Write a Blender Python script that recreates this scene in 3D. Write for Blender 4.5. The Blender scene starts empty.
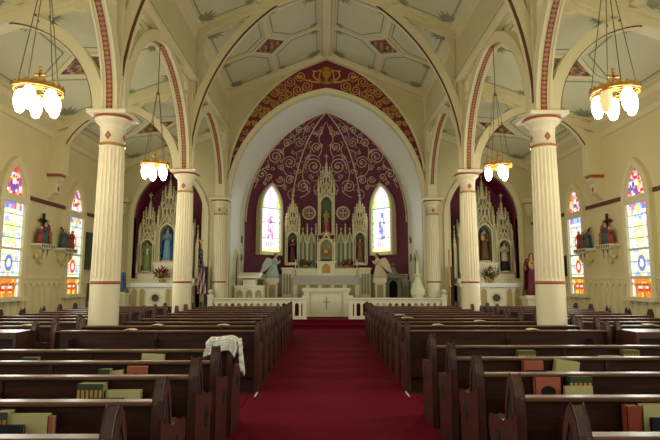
import bpy, math, random
from math import pi, sin, cos, sqrt, atan2, radians
from mathutils import Vector, Matrix
from mathutils.bvhtree import BVHTree
random.seed(7)
C = bpy.context.scene.collection
SC = bpy.context.scene

# ------------------------------------------------------------------ materials
def nt(name):
    m = bpy.data.materials.new(name); m.use_nodes = True
    n = m.node_tree; b = n.nodes['Principled BSDF']
    return m, n, b
def S(c):   # sRGB 0-255 to linear
    return tuple(((v/255)/12.92 if v/255 <= .04045 else ((v/255+.055)/1.055)**2.4) for v in c) + (1,)
def mat(name, col, rough=.5, metal=0, noise=.08, scale=6, bump=0, bscale=40, coat=0, spec=None):
    m, n, b = nt(name); L = n.links
    b.inputs['Roughness'].default_value = rough; b.inputs['Metallic'].default_value = metal
    if coat: b.inputs['Coat Weight'].default_value = coat; b.inputs['Coat Roughness'].default_value = .25
    if spec is not None: b.inputs['Specular IOR Level'].default_value = spec
    tc = n.nodes.new('ShaderNodeTexCoord')
    no = n.nodes.new('ShaderNodeTexNoise'); no.inputs['Scale'].default_value = scale; no.inputs['Detail'].default_value = 4
    L.new(tc.outputs['Object'], no.inputs['Vector'])
    mx = n.nodes.new('ShaderNodeMix'); mx.data_type = 'RGBA'
    c = S(col); mx.inputs[6].default_value = tuple(v*(1-noise) for v in c[:3])+(1,)
    mx.inputs[7].default_value = tuple(min(1, v*(1+noise)) for v in c[:3])+(1,)
    L.new(no.outputs['Fac'], mx.inputs[0]); L.new(mx.outputs[2], b.inputs['Base Color'])
    if bump:
        n2 = n.nodes.new('ShaderNodeTexNoise'); n2.inputs['Scale'].default_value = bscale
        L.new(tc.outputs['Object'], n2.inputs['Vector'])
        bp = n.nodes.new('ShaderNodeBump'); bp.inputs['Strength'].default_value = bump; bp.inputs['Distance'].default_value = .02
        L.new(n2.outputs['Fac'], bp.inputs['Height']); L.new(bp.outputs['Normal'], b.inputs['Normal'])
    return m
def wood(name, c1, c2, rough=.3, scale=(1, 14, 14), coat=.3):
    m, n, b = nt(name); L = n.links
    tc = n.nodes.new('ShaderNodeTexCoord'); mp = n.nodes.new('ShaderNodeMapping'); mp.inputs['Scale'].default_value = scale
    no = n.nodes.new('ShaderNodeTexNoise'); no.inputs['Scale'].default_value = 3; no.inputs['Detail'].default_value = 6
    no.inputs['Distortion'].default_value = .6
    r = n.nodes.new('ShaderNodeValToRGB'); r.color_ramp.elements[0].color = S(c1); r.color_ramp.elements[1].color = S(c2)
    r.color_ramp.elements[0].position = .3; r.color_ramp.elements[1].position = .7
    L.new(tc.outputs['Object'], mp.inputs['Vector']); L.new(mp.outputs['Vector'], no.inputs['Vector'])
    L.new(no.outputs['Fac'], r.inputs['Fac']); L.new(r.outputs['Color'], b.inputs['Base Color'])
    b.inputs['Roughness'].default_value = rough
    b.inputs['Coat Weight'].default_value = coat; b.inputs['Coat Roughness'].default_value = .2
    return m
def boards(name, col, axis, freq, rough=.55, depth=.5):
    """painted boards: narrow grooves along one object axis"""
    m, n, b = nt(name); L = n.links
    b.inputs['Roughness'].default_value = rough
    tc = n.nodes.new('ShaderNodeTexCoord'); sp = n.nodes.new('ShaderNodeSeparateXYZ'); L.new(tc.outputs['Object'], sp.inputs[0])
    mu = n.nodes.new('ShaderNodeMath'); mu.operation = 'MULTIPLY'; mu.inputs[1].default_value = freq; L.new(sp.outputs[axis], mu.inputs[0])
    fr = n.nodes.new('ShaderNodeMath'); fr.operation = 'FRACT'; L.new(mu.outputs[0], fr.inputs[0])
    gt = n.nodes.new('ShaderNodeMath'); gt.operation = 'GREATER_THAN'; gt.inputs[1].default_value = .1; L.new(fr.outputs[0], gt.inputs[0])
    bp = n.nodes.new('ShaderNodeBump'); bp.inputs['Strength'].default_value = depth; bp.inputs['Distance'].default_value = .01
    L.new(gt.outputs[0], bp.inputs['Height']); L.new(bp.outputs['Normal'], b.inputs['Normal'])
    no = n.nodes.new('ShaderNodeTexNoise'); no.inputs['Scale'].default_value = 2; L.new(tc.outputs['Object'], no.inputs['Vector'])
    mx = n.nodes.new('ShaderNodeMix'); mx.data_type = 'RGBA'; c = S(col)
    mx.inputs[6].default_value = tuple(v*.9 for v in c[:3])+(1,); mx.inputs[7].default_value = c
    L.new(no.outputs['Fac'], mx.inputs[0]); L.new(mx.outputs[2], b.inputs['Base Color'])
    return m
def attr_mat(name, rough=.5, emit=0, bumpy=False):
    m, n, b = nt(name); L = n.links
    at = n.nodes.new('ShaderNodeAttribute'); at.attribute_name = 'Col'
    L.new(at.outputs['Color'], b.inputs['Base Color']); b.inputs['Roughness'].default_value = rough
    if emit:
        L.new(at.outputs['Color'], b.inputs['Emission Color']); b.inputs['Emission Strength'].default_value = emit
    return m
def emis(name, col, st):
    m, n, b = nt(name); b.inputs['Base Color'].default_value = S(col); b.inputs['Emission Color'].default_value = S(col)
    b.inputs['Emission Strength'].default_value = st; b.inputs['Roughness'].default_value = .3
    return m
def diamond_band(name):
    """red painted band with cream lozenges; UV: u across 0-1, v along in band widths"""
    m, n, b = nt(name); L = n.links
    uv = n.nodes.new('ShaderNodeUVMap'); sp = n.nodes.new('ShaderNodeSeparateXYZ'); L.new(uv.outputs[0], sp.inputs[0])
    def M(op, a, bb=None):
        k = n.nodes.new('ShaderNodeMath'); k.operation = op
        for i, v in enumerate((a, bb)):
            if v is None: continue
            if isinstance(v, (int, float)): k.inputs[i].default_value = v
            else: L.new(v, k.inputs[i])
        return k.outputs[0]
    u = M('ABSOLUTE', M('SUBTRACT', sp.outputs[0], .5)); v = M('ABSOLUTE', M('SUBTRACT', M('FRACT', sp.outputs[1]), .5))
    d = M('ADD', u, v); ring = M('MULTIPLY', M('GREATER_THAN', d, .27), M('LESS_THAN', d, .38))
    dot = M('LESS_THAN', d, .1); edge = M('GREATER_THAN', u, .46)
    f = M('MAXIMUM', M('MAXIMUM', ring, dot), edge)
    mx = n.nodes.new('ShaderNodeMix'); mx.data_type = 'RGBA'; mx.inputs[6].default_value = S((132, 48, 20)); mx.inputs[7].default_value = S((212, 186, 126))
    L.new(f, mx.inputs[0]); L.new(mx.outputs[2], b.inputs['Base Color']); b.inputs['Roughness'].default_value = .5
    return m

CREAM = (226, 215, 172)
M = {}
M['cream'] = mat('cream_paint', CREAM, .45, noise=.04)
M['column'] = mat('column_paint', (238, 226, 190), .4, noise=.03)
M['wall'] = boards('wall_boards', (226, 211, 164), 2, 9, depth=.25)
M['wallend'] = boards('end_wall_paint', (218, 208, 160), 0, 7, depth=.15)
M['ceil'] = boards('ceiling_boards', (216, 213, 178), 0, 9, depth=.35)
M['frieze'] = boards('frieze_boards', (214, 204, 158), 1, 2, depth=.35)
M['stencil'] = mat('grey_green_stencil', (148, 150, 118), .6)
M['line'] = mat('grey_line', (150, 148, 116), .6)
M['redline'] = mat('dark_red_line', (98, 50, 36), .5)
M['terra'] = mat('terracotta_line', (168, 84, 48), .5)
M['gold'] = mat('gilding', (190, 142, 60), .35, .6)
M['goldpaint'] = mat('gold_paint', (196, 150, 70), .5)
M['burg'] = mat('burgundy_paint', (98, 24, 54), .55, noise=.06)
M['burg_lit'] = mat('burgundy_lit_copy', (124, 30, 66), .55, noise=.06)  # brighter copy of the burgundy; its colour lifts the shaded side altar recesses
M['burg2'] = mat('burgundy_band_paint', (112, 28, 34), .55, noise=.06)
M['scroll'] = mat('cream_scroll_paint', (212, 184, 146), .5)
M['white'] = mat('white_plaster', (226, 226, 208), .5, noise=.03)
M['marble'] = mat('white_painted_wood', (232, 228, 196), .4, noise=.05, scale=10)
M['marbled'] = mat('greenish_altar_paint', (222, 212, 168), .45, noise=.14, scale=14)
M['niche'] = mat('niche_green', (108, 122, 92), .6)
M['nichedark'] = mat('niche_dark', (60, 58, 44), .7)
M['bluebg'] = mat('niche_blue', (70, 112, 120), .6)
M['pew'] = wood('pew_wood', (48, 26, 18), (74, 42, 29), .4, coat=.12)
M['pewtop'] = wood('pew_rail_wood', (84, 50, 32), (116, 74, 48), .38, coat=.15)
M['pewend'] = wood('pew_end_wood', (54, 27, 20), (80, 42, 31), .42, coat=.1, scale=(14, 14, 2))
M['dark'] = mat('dark_void', (16, 12, 10), .9)
M['carpet'] = mat('red_carpet', (112, 14, 38), .95, noise=.14, scale=30, bump=.3, bscale=300, spec=.1)
M['floorwood'] = wood('floor_wood', (70, 34, 24), (92, 48, 32), .4)
M['rod'] = mat('brass_rod', (120, 104, 66), .4, .5)
M['brass'] = mat('brass', (220, 160, 70), .3, .9)
M['lamp'] = emis('lit_glass', (255, 244, 220), 14)
M['lampdim'] = emis('dim_glass', (232, 206, 140), .9)
M['band'] = diamond_band('diamond_band')
M['glass'] = attr_mat('stained_glass', .3, 1.35)
M['glass2'] = attr_mat('stained_glass_apse', .3, 1.45)
M['attr'] = attr_mat('painted_colours', .55)
M['lead'] = mat('lead_bar', (60, 56, 50), .6)
M['cloth'] = mat('white_linen', (238, 236, 226), .8, bump=.3, bscale=60)
M['lilac'] = mat('lilac_grey_cloth', (186, 180, 178), .8)
M['lace'] = mat('gold_lace', (200, 190, 140), .7, noise=.3, scale=60)
M['skin'] = mat('statue_skin', (208, 160, 120), .5)
M['hair'] = mat('statue_hair', (58, 34, 22), .7)
M['iron'] = mat('black_iron', (28, 26, 26), .5)
M['leaf'] = mat('dark_leaf', (48, 74, 34), .6, noise=.3)
M['wax'] = mat('candle_wax', (236, 226, 190), .5)
M['yellow'] = mat('yellow_wax', (206, 160, 60), .5)

def cm(name, c, rough=.6):
    k = 'c_'+name
    if k not in M: M[k] = mat(name, c, rough, noise=.12, scale=12)
    return M[k]

# ------------------------------------------------------------------ mesh builder
class MB:
    def __init__(s): s.v = []; s.f = []; s.c = []; s.uv = []
    def face(s, pts, col=None, uv=None):
        i = len(s.v); s.v += [tuple(p) for p in pts]; s.f.append(tuple(range(i, i+len(pts)))); s.c.append(col); s.uv.append(uv)
        return s
    def add(s, verts, faces, col=None):
        i = len(s.v); s.v += [tuple(p) for p in verts]
        for f in faces: s.f.append(tuple(i+k for k in f)); s.c.append(col); s.uv.append(None)
        return s
    def box(s, x0, x1, y0, y1, z0, z1, col=None):
        vs = [(x, y, z) for z in (z0, z1) for y in (y0, y1) for x in (x0, x1)]
        return s.add(vs, [(0, 2, 3, 1), (4, 5, 7, 6), (0, 1, 5, 4), (2, 6, 7, 3), (0, 4, 6, 2), (1, 3, 7, 5)], col)
    def prism(s, poly, a, b, plane='xz', col=None):
        """poly: outline in the plane, extruded along the third axis from a to b"""
        def P(p, t):
            if plane == 'xz': return (p[0], t, p[1])
            if plane == 'yz': return (t, p[0], p[1])
            return (p[0], p[1], t)
        n = len(poly); vs = [P(p, a) for p in poly]+[P(p, b) for p in poly]
        fs = [tuple(range(n)), tuple(range(2*n-1, n-1, -1))]+[(i, (i+1) % n, n+(i+1) % n, n+i) for i in range(n)]
        return s.add(vs, fs, col)
    def lathe(s, prof, cx=0, cy=0, z=0, seg=16, sx=1, sy=1, col=None, rot=0):
        vs = []; fs = []; n = len(prof)
        for r, h in prof:
            for k in range(seg):
                a = 2*pi*(k+rot)/seg; vs.append((cx+r*sx*cos(a), cy+r*sy*sin(a), z+h))
        for i in range(n-1):
            for k in range(seg):
                k2 = (k+1) % seg; fs.append((i*seg+k, i*seg+k2, (i+1)*seg+k2, (i+1)*seg+k))
        fs.append(tuple(range(seg-1, -1, -1))); fs.append(tuple((n-1)*seg+k for k in range(seg)))
        return s.add(vs, fs, col)
    def tube(s, pts, r, seg=6, col=None):
        pts = [Vector(p) for p in pts]; n = len(pts); vs = []; fs = []
        rr = r if isinstance(r, (list, tuple)) else [r]*n
        up = Vector((0, 0, 1))
        for i, p in enumerate(pts):
            d = (pts[min(i+1, n-1)]-pts[max(i-1, 0)]).normalized()
            a = d.cross(up)
            if a.length < .05: a = d.cross(Vector((0, 1, 0)))
            a.normalize(); b = d.cross(a).normalized()
            for k in range(seg):
                t = 2*pi*k/seg; vs.append(p+(a*cos(t)+b*sin(t))*rr[i])
        for i in range(n-1):
            for k in range(seg):
                k2 = (k+1) % seg; fs.append((i*seg+k, i*seg+k2, (i+1)*seg+k2, (i+1)*seg+k))
        fs.append(tuple(range(seg))); fs.append(tuple((n-1)*seg+k for k in range(seg-1, -1, -1)))
        return s.add(vs, fs, col)
    def ell(s, c, r, seg=10, rings=7, col=None):
        pr = []
        for i in range(rings+1):
            a = -pi/2+pi*i/rings; pr.append((max(cos(a), .02), sin(a)))
        vs = []; fs = []; n = len(pr)
        for q, h in pr:
            for k in range(seg):
                a = 2*pi*k/seg; vs.append((c[0]+r[0]*q*cos(a), c[1]+r[1]*q*sin(a), c[2]+r[2]*h))
        for i in range(n-1):
            for k in range(seg):
                k2 = (k+1) % seg; fs.append((i*seg+k, i*seg+k2, (i+1)*seg+k2, (i+1)*seg+k))
        return s.add(vs, fs, col)
    def loft(s, rings, col=None, cap=True):
        n = len(rings[0]); vs = [p for r in rings for p in r]; fs = []
        for i in range(len(rings)-1):
            for k in range(n):
                k2 = (k+1) % n; fs.append((i*n+k, i*n+k2, (i+1)*n+k2, (i+1)*n+k))
        if cap: fs.append(tuple(range(n-1, -1, -1))); fs.append(tuple((len(rings)-1)*n+k for k in range(n)))
        return s.add(vs, fs, col)
    def build(s, name, m, parent=None, loc=None, smooth=False, bevel=0):
        me = bpy.data.meshes.new(name); me.from_pydata(s.v, [], s.f)
        me.materials.append(m)
        if any(c is not None for c in s.c):
            at = me.color_attributes.new('Col', 'FLOAT_COLOR', 'CORNER'); k = 0
            for f, c in zip(s.f, s.c):
                c = S(c) if c is not None else (1, 1, 1, 1)
                for _ in f: at.data[k].color = c; k += 1
        if any(u is not None for u in s.uv):
            ul = me.uv_layers.new(name='UVMap'); k = 0
            for f, u in zip(s.f, s.uv):
                for j in range(len(f)): ul.data[k].uv = u[j] if u else (0, 0); k += 1
        if smooth:
            for p in me.polygons: p.use_smooth = True
        me.validate(); me.update()
        o = bpy.data.objects.new(name, me); C.objects.link(o)
        if parent: o.parent = parent
        if loc: o.location = loc
        if bevel:
            b = o.modifiers.new('b', 'BEVEL'); b.width = bevel; b.segments = 2; b.limit_method = 'ANGLE'
        return o

def tag(o, label=None, cat=None, group=None, kind=None):
    if label: o['label'] = label
    if cat: o['category'] = cat
    if group: o['group'] = group
    if kind: o['kind'] = kind
    return o
def empty(name, loc=(0, 0, 0), rz=0):
    o = bpy.data.objects.new(name, None); C.objects.link(o); o.location = loc; o.rotation_euler = (0, 0, rz); o.empty_display_size = .1
    return o
def kids(o): return [c for c in bpy.data.objects if c.parent == o]
def copy_tree(o, parent=None, loc=None):
    c = o.copy(); C.objects.link(c)
    if parent: c.parent = parent
    if loc: c.location = loc
    for ch in kids(o): copy_tree(ch, c)
    return c
def struct(o): return tag(o, kind='structure')
def mirror_pts(pts): return [(-x, y, z) for x, y, z in pts]

# ------------------------------------------------------------------ camera
TH = radians(6.8); YAW = radians(.5); F = 513
cam_d = bpy.data.cameras.new('camera'); cam = bpy.data.objects.new('camera', cam_d); C.objects.link(cam)
cam.location = (-.03, 0, 1.55); cam.rotation_euler = (pi/2+TH, 0, -YAW)
cam_d.sensor_width = 36; cam_d.lens = 36*F/660; cam_d.clip_start = .05; SC.camera = cam
CP = Vector(cam.location); CR = cam.rotation_euler.to_matrix()
def ray(u, v): return (CR @ Vector(((u-330)/F, (220-v)/F, -1))).normalized()
def atY(u, v, Y):
    d = ray(u, v); return CP+d*((Y-CP.y)/d.y)

# ------------------------------------------------------------------ plan
DS = [-.6, 4.0, 8.6, 13.2, 17.8]
D3 = 17.8
XC, XW = 3.68, 7.2          # column line, aisle wall
ZC = 4.4                    # top of the capitals
ZP, ZE, ZR = 7.0, 8.25, 9.7 # plate, eaves, ridge of the nave
XN = 3.55
def znave(x): return ZE+(ZR-ZE)*(XN-abs(x))/XN
def zaisle(x): return 5.62+(6.95-5.62)*(XW-abs(x))/(XW-XN)

def arc(R, c, z0, n=20, z1=None):
    """right half of a two-centred arch, from the springing to the apex"""
    a1 = math.acos(min(1, c/R)); return [(R*cos(a1*i/n)-c, z0+R*sin(a1*i/n)) for i in range(n+1)]
def full(R, c, z0, n=20):
    r = arc(R, c, z0, n); return r+[(-x, z) for x, z in r[-2::-1]]
def RC(a, h):   # radius and centre offset of an arch of half span a and rise h
    R = (a*a+h*h)/(2*a); return R, R-a
def band(mb, inner, outer, t0, t1, plane='xz', o=(0, 0), m=1):
    """a solid curved bar between two outlines of equal length"""
    def P(p, t):
        q = (o[0]+m*p[0], o[1]+p[1])
        return (q[0], t, q[1]) if plane == 'xz' else (t, q[0], q[1])
    n = len(inner); vs = []
    for t in (t0, t1):
        vs += [P(p, t) for p in inner]+[P(p, t) for p in outer]
    fs = []
    for i in range(n-1):
        a, b, c, d = i, i+1, n+i+1, n+i
        fs += [(a, b, c, d), tuple(2*n+k for k in (d, c, b, a)), (a, 2*n+a, 2*n+b, b), (d, c, 2*n+c, 2*n+d)]
    fs += [(0, n, 3*n, 2*n), (n-1, 3*n-1, 4*n-1, 2*n-1)]
    mb.add(vs, fs)

# ------------------------------------------------------------------ floor, walls
struct(MB().box(-XW-.2, XW+.2, -6, 24, -.1, 0).build('floor', M['floorwood']))
tag(MB().box(-1.06, 1.2, -3, 16.86, 0, .012).build('aisle_carpet', M['carpet']), 'deep red carpet runner along the centre aisle up to the altar steps', 'carpet')
tag(MB().box(-XW, -1.07, 5.98, 7.2, 0, .012).build('cross_aisle_carpet', M['carpet']), 'red carpet across the gap between pew blocks, flag side', 'carpet')
tag(MB().box(1.21, XW, 5.98, 7.2, 0, .012).build('cross_aisle_carpet', M['carpet']), 'red carpet across the gap between pew blocks, candle side', 'carpet')
tag(MB().box(-XW+.05, -1.07, 15.1, 16.86, 0, .012).build('front_carpet', M['carpet']), 'red carpet before the first pews on the flag side', 'carpet')
tag(MB().box(1.21, XW-.05, 15.1, 16.86, 0, .012).build('front_carpet', M['carpet']), 'red carpet before the first pews on the candle side', 'carpet')
mb = MB().box(-XW, XW, 16.94, 24, 0, .12).box(-XW, XW, 16.88, 24, .12, .15).box(-XW, XW, 17.16, 24, .15, .27).box(-XW, XW, 17.1, 24, .27, .30)
struct(mb.build('floor_sanctuary', M['carpet']))
tag(MB().box(-.985, -.965, 7.1, 7.4, 0, .02).build('floor_strip', M['white']), 'white floor edging strip at the corner pew on the flag side', 'floor strip')
tag(MB().box(1.085, 1.105, 7.1, 7.4, 0, .02).build('floor_strip', M['white']), 'white floor edging strip at the corner pew on the candle side', 'floor strip')

for s, nm in ((-1, 'left'), (1, 'right')):
    w = struct(MB().box(min(s*XW, s*(XW+.15)), max(s*XW, s*(XW+.15)), -6, 24, 0, 5.9).build('wall_'+nm, M['wall']))
    # wainscot with pointed battens, its cap, and the red-brown string course
    mb = MB().box(min(s*XW, s*(XW-.03)), max(s*XW, s*(XW-.03)), 5, D3, 0, 1.62)
    mb.build('wainscot', M['cream'], w)
    mb = MB(); y = 5.1
    while y < D3-.1:
        R, c = RC(.1, .14)
        pts = [(y+x+.13, z) for x, z in [(.1, .3)]+arc(R, c, 1.36, 5)+[(-x, z) for x, z in arc(R, c, 1.36, 5)[-2::-1]]+[(-.1, .3)]]
        out = [(y+x+.13, z) for x, z in [(.125, .3)]+arc(R+.025, c, 1.36, 5)+[(-x, z) for x, z in arc(R+.025, c, 1.36, 5)[-2::-1]]+[(-.125, .3)]]
        band(mb, pts, out, s*(XW-.03), s*(XW-.07), 'yz'); y += .27
    mb.build('wainscot_batten', M['cream'], w)
    MB().box(min(s*XW, s*(XW-.06)), max(s*XW, s*(XW-.06)), 5, D3, 1.6, 1.67).build('wainscot_cap', M['cream'], w)
    mb = MB()
    for y0, y1 in ((5, 11.08), (12.16, 14.01), (15.09, D3)):
        mb.box(min(s*XW, s*(XW-.035)), max(s*XW, s*(XW-.035)), y0, y1, 3.5, 3.6)
    mb.build('string_course', M['redline'], w)
    MB().prism([(s*XW, 5.25), (s*(XW-.06), 5.28), (s*(XW-.08), 5.4), (s*(XW-.24), 5.56), (s*(XW-.28), 5.72), (s*XW, 5.72)], -6, D3).build('cornice', M['cream'], w)

# end wall of the nave with the chancel arch; end walls of the aisles with side altar recesses
CA_R, CA_c = RC(3.37, 3.93)
def zarch(x, R, c, z0, a):
    x = abs(x)
    if x >= a: return None
    return z0+sqrt(max(0, R*R-(x+c)**2))
mb = MB(); pts = full(CA_R, CA_c, 4.35, 28)
inner = [(3.37, .3)]+pts+[(-3.37, .3)]
outer = []
for x, z in inner:
    if z < 5: outer.append((4.25*(1 if x > 0 else -1), z))
    else:
        X = x*1.12; outer.append((X, znave(X)+.1 if abs(X) < XN else znave(XN)))
band(mb, inner, outer, D3, D3+.25)
chw = struct(mb.build('wall_chancel', M['wallend']))
# pieces beside the band: fill from outer up to the eaves
mb = MB()
for s in (-1, 1):
    mb.box(min(s*3.5, s*4.35), max(s*3.5, s*4.35), D3+.015, D3+.25, .3, ZE+.1)
    mb.prism([(s*3.2, 6), (s*4.2, 6), (s*4.2, ZE), (s*2.6, ZE)], D3+.01, D3+.2)
mb.build('wall_side', M['wallend'], chw)
# arch moulding round the opening
mb = MB()
i2 = [(3.37, .3)]+full(CA_R, CA_c, 4.35, 28)+[(-3.37, .3)]
o2 = [(3.53, .3)]+full(CA_R+.16, CA_c, 4.35, 28)+[(-3.53, .3)]
band(mb, i2, o2, D3-.08, D3+.06); mb.build('arch_moulding', M['cream'], chw)
# burgundy crescent with its outer moulding
BR, Bc, Bz = 4.9, 1.445, 4.84
def b_out(z): return sqrt(max(0, BR*BR-(z-Bz)**2))-Bc
n = 40; ia = []; oa = []
Ri = CA_R+.16
for i in range(n+1):
    a = math.acos(Bc/BR)*(.09+.91*i/n); ox, oz = BR*cos(a)-Bc, Bz+BR*sin(a)
    # nearest inner point along the ray from (0,4.35)
    d = atan2(oz-4.35, ox); t = 0
    for k in range(400):
        t = .0125*k+1
        x, z = t*cos(d), 4.35+t*sin(d)
        if (x+CA_c)**2+(z-4.35)**2 >= Ri*Ri: break
    t = min(t, sqrt(ox*ox+(oz-4.35)**2)-.004)
    ia.append((t*cos(d), 4.35+t*sin(d))); oa.append((ox, oz))
mb = MB(); ifull = ia+[(-x, z) for x, z in ia[-2::-1]]; ofull = oa+[(-x, z) for x, z in oa[-2::-1]]
band(mb, ifull, ofull, D3-.03, D3); cres = mb.build('burgundy_crescent', M['burg2'], chw)
mb = MB(); o3 = []
for i in range(len(ofull)):
    x, z = ofull[i]; r = sqrt(x*x+(z-4.35)**2); o3.append((x*(r+.09)/r, 4.35+(z-4.35)*(r+.09)/r))
band(mb, ofull, o3, D3-.06, D3); mb.build('outer_moulding', M['cream'], chw)
mb = MB()
band(mb, [(x*.985, 4.35+(z-4.35)*.985) for x, z in ifull], ifull, D3-.045, D3); mb.build('gold_line', M['goldpaint'], cres)

# scrollwork (flat painted ribbons lying on a surface)
def ribbon(mb, pts, nrm, w):
    pts = [Vector(p) for p in pts]; n = len(pts)
    if n < 2: return
    L = []; R_ = []
    for i, p in enumerate(pts):
        d = (pts[min(i+1, n-1)]-pts[max(i-1, 0)])
        if d.length < 1e-6: d = Vector((1, 0, 0))
        nn = nrm[i] if isinstance(nrm, list) else Vector(nrm)
        sd = d.normalized().cross(nn).normalized()*w*(.55+.45*min(1, 3*(1-i/(n-1))))
        L.append(p+sd); R_.append(p-sd)
    for i in range(n-1): mb.face([L[i], L[i+1], R_[i+1], R_[i]])
def spiral(cx, cy, r, a0, turns, sgn=1, n=None):
    """from the outside in; 2-D points"""
    n = n or int(12*turns)+4; out = []
    for i in range(n+1):
        t = i/n; a = a0+sgn*2*pi*turns*t; q = r*(1-.86*t); out.append((cx+q*cos(a), cy+q*sin(a)))
    return out
mb = MB()
def flat(pts): return [(x, D3-.035, z) for x, z in pts]
for s in (-1, 1):
    for i in range(12):
        f = .1+.066*i; k = int(f*n); (x0, z0), (x1, z1) = ia[k], oa[k]
        w = sqrt((x1-x0)**2+(z1-z0)**2); cx, cz = (x0+x1)/2, (z0+z1)/2
        a = atan2(cz-4.35, cx)
        if w > .34:
            for q, sg in ((.27, 1), (.73, -1)):
                px, pz = x0+(x1-x0)*q, z0+(z1-z0)*q
                px -= .1*sg*sin(a)*.8; pz += .1*sg*cos(a)*.8
                sp = spiral(px, pz, min(w*.27, .2), a+sg*1.2, 1.9, sg)
                ribbon(mb, flat([(s*p, z) for p, z in sp]), (0, -1, 0), .017)
            q = .13
            ribbon(mb, flat([(s*(cx+q*cos(a+1.6)), cz+q*sin(a+1.6)), (s*(cx+.05*cos(a)), cz+.05*sin(a)), (s*(cx+q*cos(a-1.6)), cz+q*sin(a-1.6))]), (0, -1, 0), .017)
        else:
            sp = spiral(cx, cz, w*.4, a+1.2, 1.3, 1); ribbon(mb, flat([(s*p, z) for p, z in sp]), (0, -1, 0), .015)
# leafy branches beside the chalice
for s in (-1, 1):
    ribbon(mb, flat([(s*x, z) for x, z in [(.12, 8.72), (.3, 8.66), (.5, 8.68), (.72, 8.74), (.95, 8.86)]]), (0, -1, 0), .03)
    ribbon(mb, flat([(s*x, z) for x, z in [(.12, 8.72), (.36, 8.76), (.48, 8.9), (.44, 9.06), (.3, 9.1)]]), (0, -1, 0), .03)
    ribbon(mb, flat([(s*x, z) for x, z in [(.2, 8.7), (.27, 8.85), (.24, 9.0), (.2, 9.1)]]), (0, -1, 0), .022)
    for cx, cz, r in ((1.0, 8.87, .07), (.45, 9.08, .05), (.62, 8.74, .045), (.24, 9.1, .05)):
        mb.face([(s*(cx+r*1.5*cos(a)), D3-.036, cz+r*.7*sin(a)) for a in [2*pi*k/10 for k in range(10)]])
mb.build('gold_scrollwork', M['goldpaint'], cres)
# chalice
mb = MB()
ch = [(.03, 8.6), (.17, 8.6), (.15, 8.64), (.04, 8.7), (.04, 8.8), (.08, 8.84), (.15, 8.93), (.17, 9.08)]
mb.face([(x, D3-.04, z) for x, z in [(-x, z) for x, z in ch]+ch[::-1]])
mb.lathe([(.001, 0), (.09, .0), (.09, .02), (.001, .02)], 0, 0, 0, 20)
for i in range(60, len(mb.v)): pass
R20 = [(0.11*cos(2*pi*k/20), D3-.038, 9.14+.1*sin(2*pi*k/20)) for k in range(20)]
mb.v = mb.v[:16]; mb.f = mb.f[:1]; mb.c = mb.c[:1]; mb.uv = mb.uv[:1]
mb.face(R20)
for k in range(15):
    a = -.2+(pi+.4)*k/14
    mb.face([(.13*cos(a-.08), D3-.037, 9.1+.12*sin(a-.08)), (.3*cos(a), D3-.037, 9.06+.22*sin(a)), (.13*cos(a+.08), D3-.037, 9.1+.12*sin(a+.08))])
mb.build('gold_chalice_emblem', M['gold'], cres)

# aisle end walls with recess
RA_R, RA_c = RC(1.22, 1.72)
for s, nm in ((-1, 'left'), (1, 'right')):
    cx = s*5.48
    mb = MB(); pin = [(1.22, .3)]+full(RA_R, RA_c, 3.75, 18)+[(-1.22, .3)]; po = []
    for x, z in pin:
        if z < 4.1: po.append((1.75 if x > 0 else -1.75, z))
        else: po.append((x*1.42, zaisle(cx+x*1.42*1)+.15))
    band(mb, pin, po, D3+.005, D3+.22, o=(cx, 0))
    w = struct(mb.build('wall_end_'+nm, M['wallend']))
    mb = MB()
    mb.prism([(s*6.95, .3), (s*(XW+.05), .3), (s*(XW+.05), 5.8), (s*6.6, 5.9), (s*6.95, 4)], D3+.012, D3+.2)
    mb.prism([(s*3.6, .3), (s*4.0, .3), (s*4.0, 4), (s*4.5, 6.5), (s*3.6, 7.0)], D3+.01, D3+.2); mb.build('wall_piece', M['wallend'], w)
    mb = MB(); band(mb, pin, [(1.38, .3)]+full(RA_R+.16, RA_c, 3.75, 18)+[(-1.38, .3)], D3-.06, D3+.1, o=(cx, 0)); mb.build('arch_moulding', M['cream'], w)
    # recess lining and burgundy back
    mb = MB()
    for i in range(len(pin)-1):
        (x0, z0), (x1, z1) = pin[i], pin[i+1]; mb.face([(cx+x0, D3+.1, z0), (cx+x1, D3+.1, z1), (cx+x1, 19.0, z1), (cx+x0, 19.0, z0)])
    mb.build('recess_lining', M['burg_lit'], w)
    MB().face([(cx+x, 18.98, z) for x, z in pin]).build('recess_back', M['burg_lit'], w)
    # small corbel in the outer corner
    mb = MB().box(min(s*6.85, s*XW), max(s*6.85, s*XW), D3-.35, D3, 4.25, 4.38).lathe([(.06, 0), (.12, .12), (.16, .4), (.17, .42)], s*7.05, D3-.15, 3.8, 4, rot=.5)
    mb.build('corbel', M['cream'], w)

# ------------------------------------------------------------------ chancel and apse
AP = Vector((0, 20.3)); EA, EH, EZ = 3.25, 4.51, 3.9
ER, Ec = RC(EA, EH)
def kz(z): return 1 if z <= EZ else max(0, (sqrt(max(0, ER*ER-(z-EZ)**2))-Ec)/EA)
zs = [.3, 3.9]+[3.9+EH*(1-(1-i/30)**1.6) for i in range(1, 31)]
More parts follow.
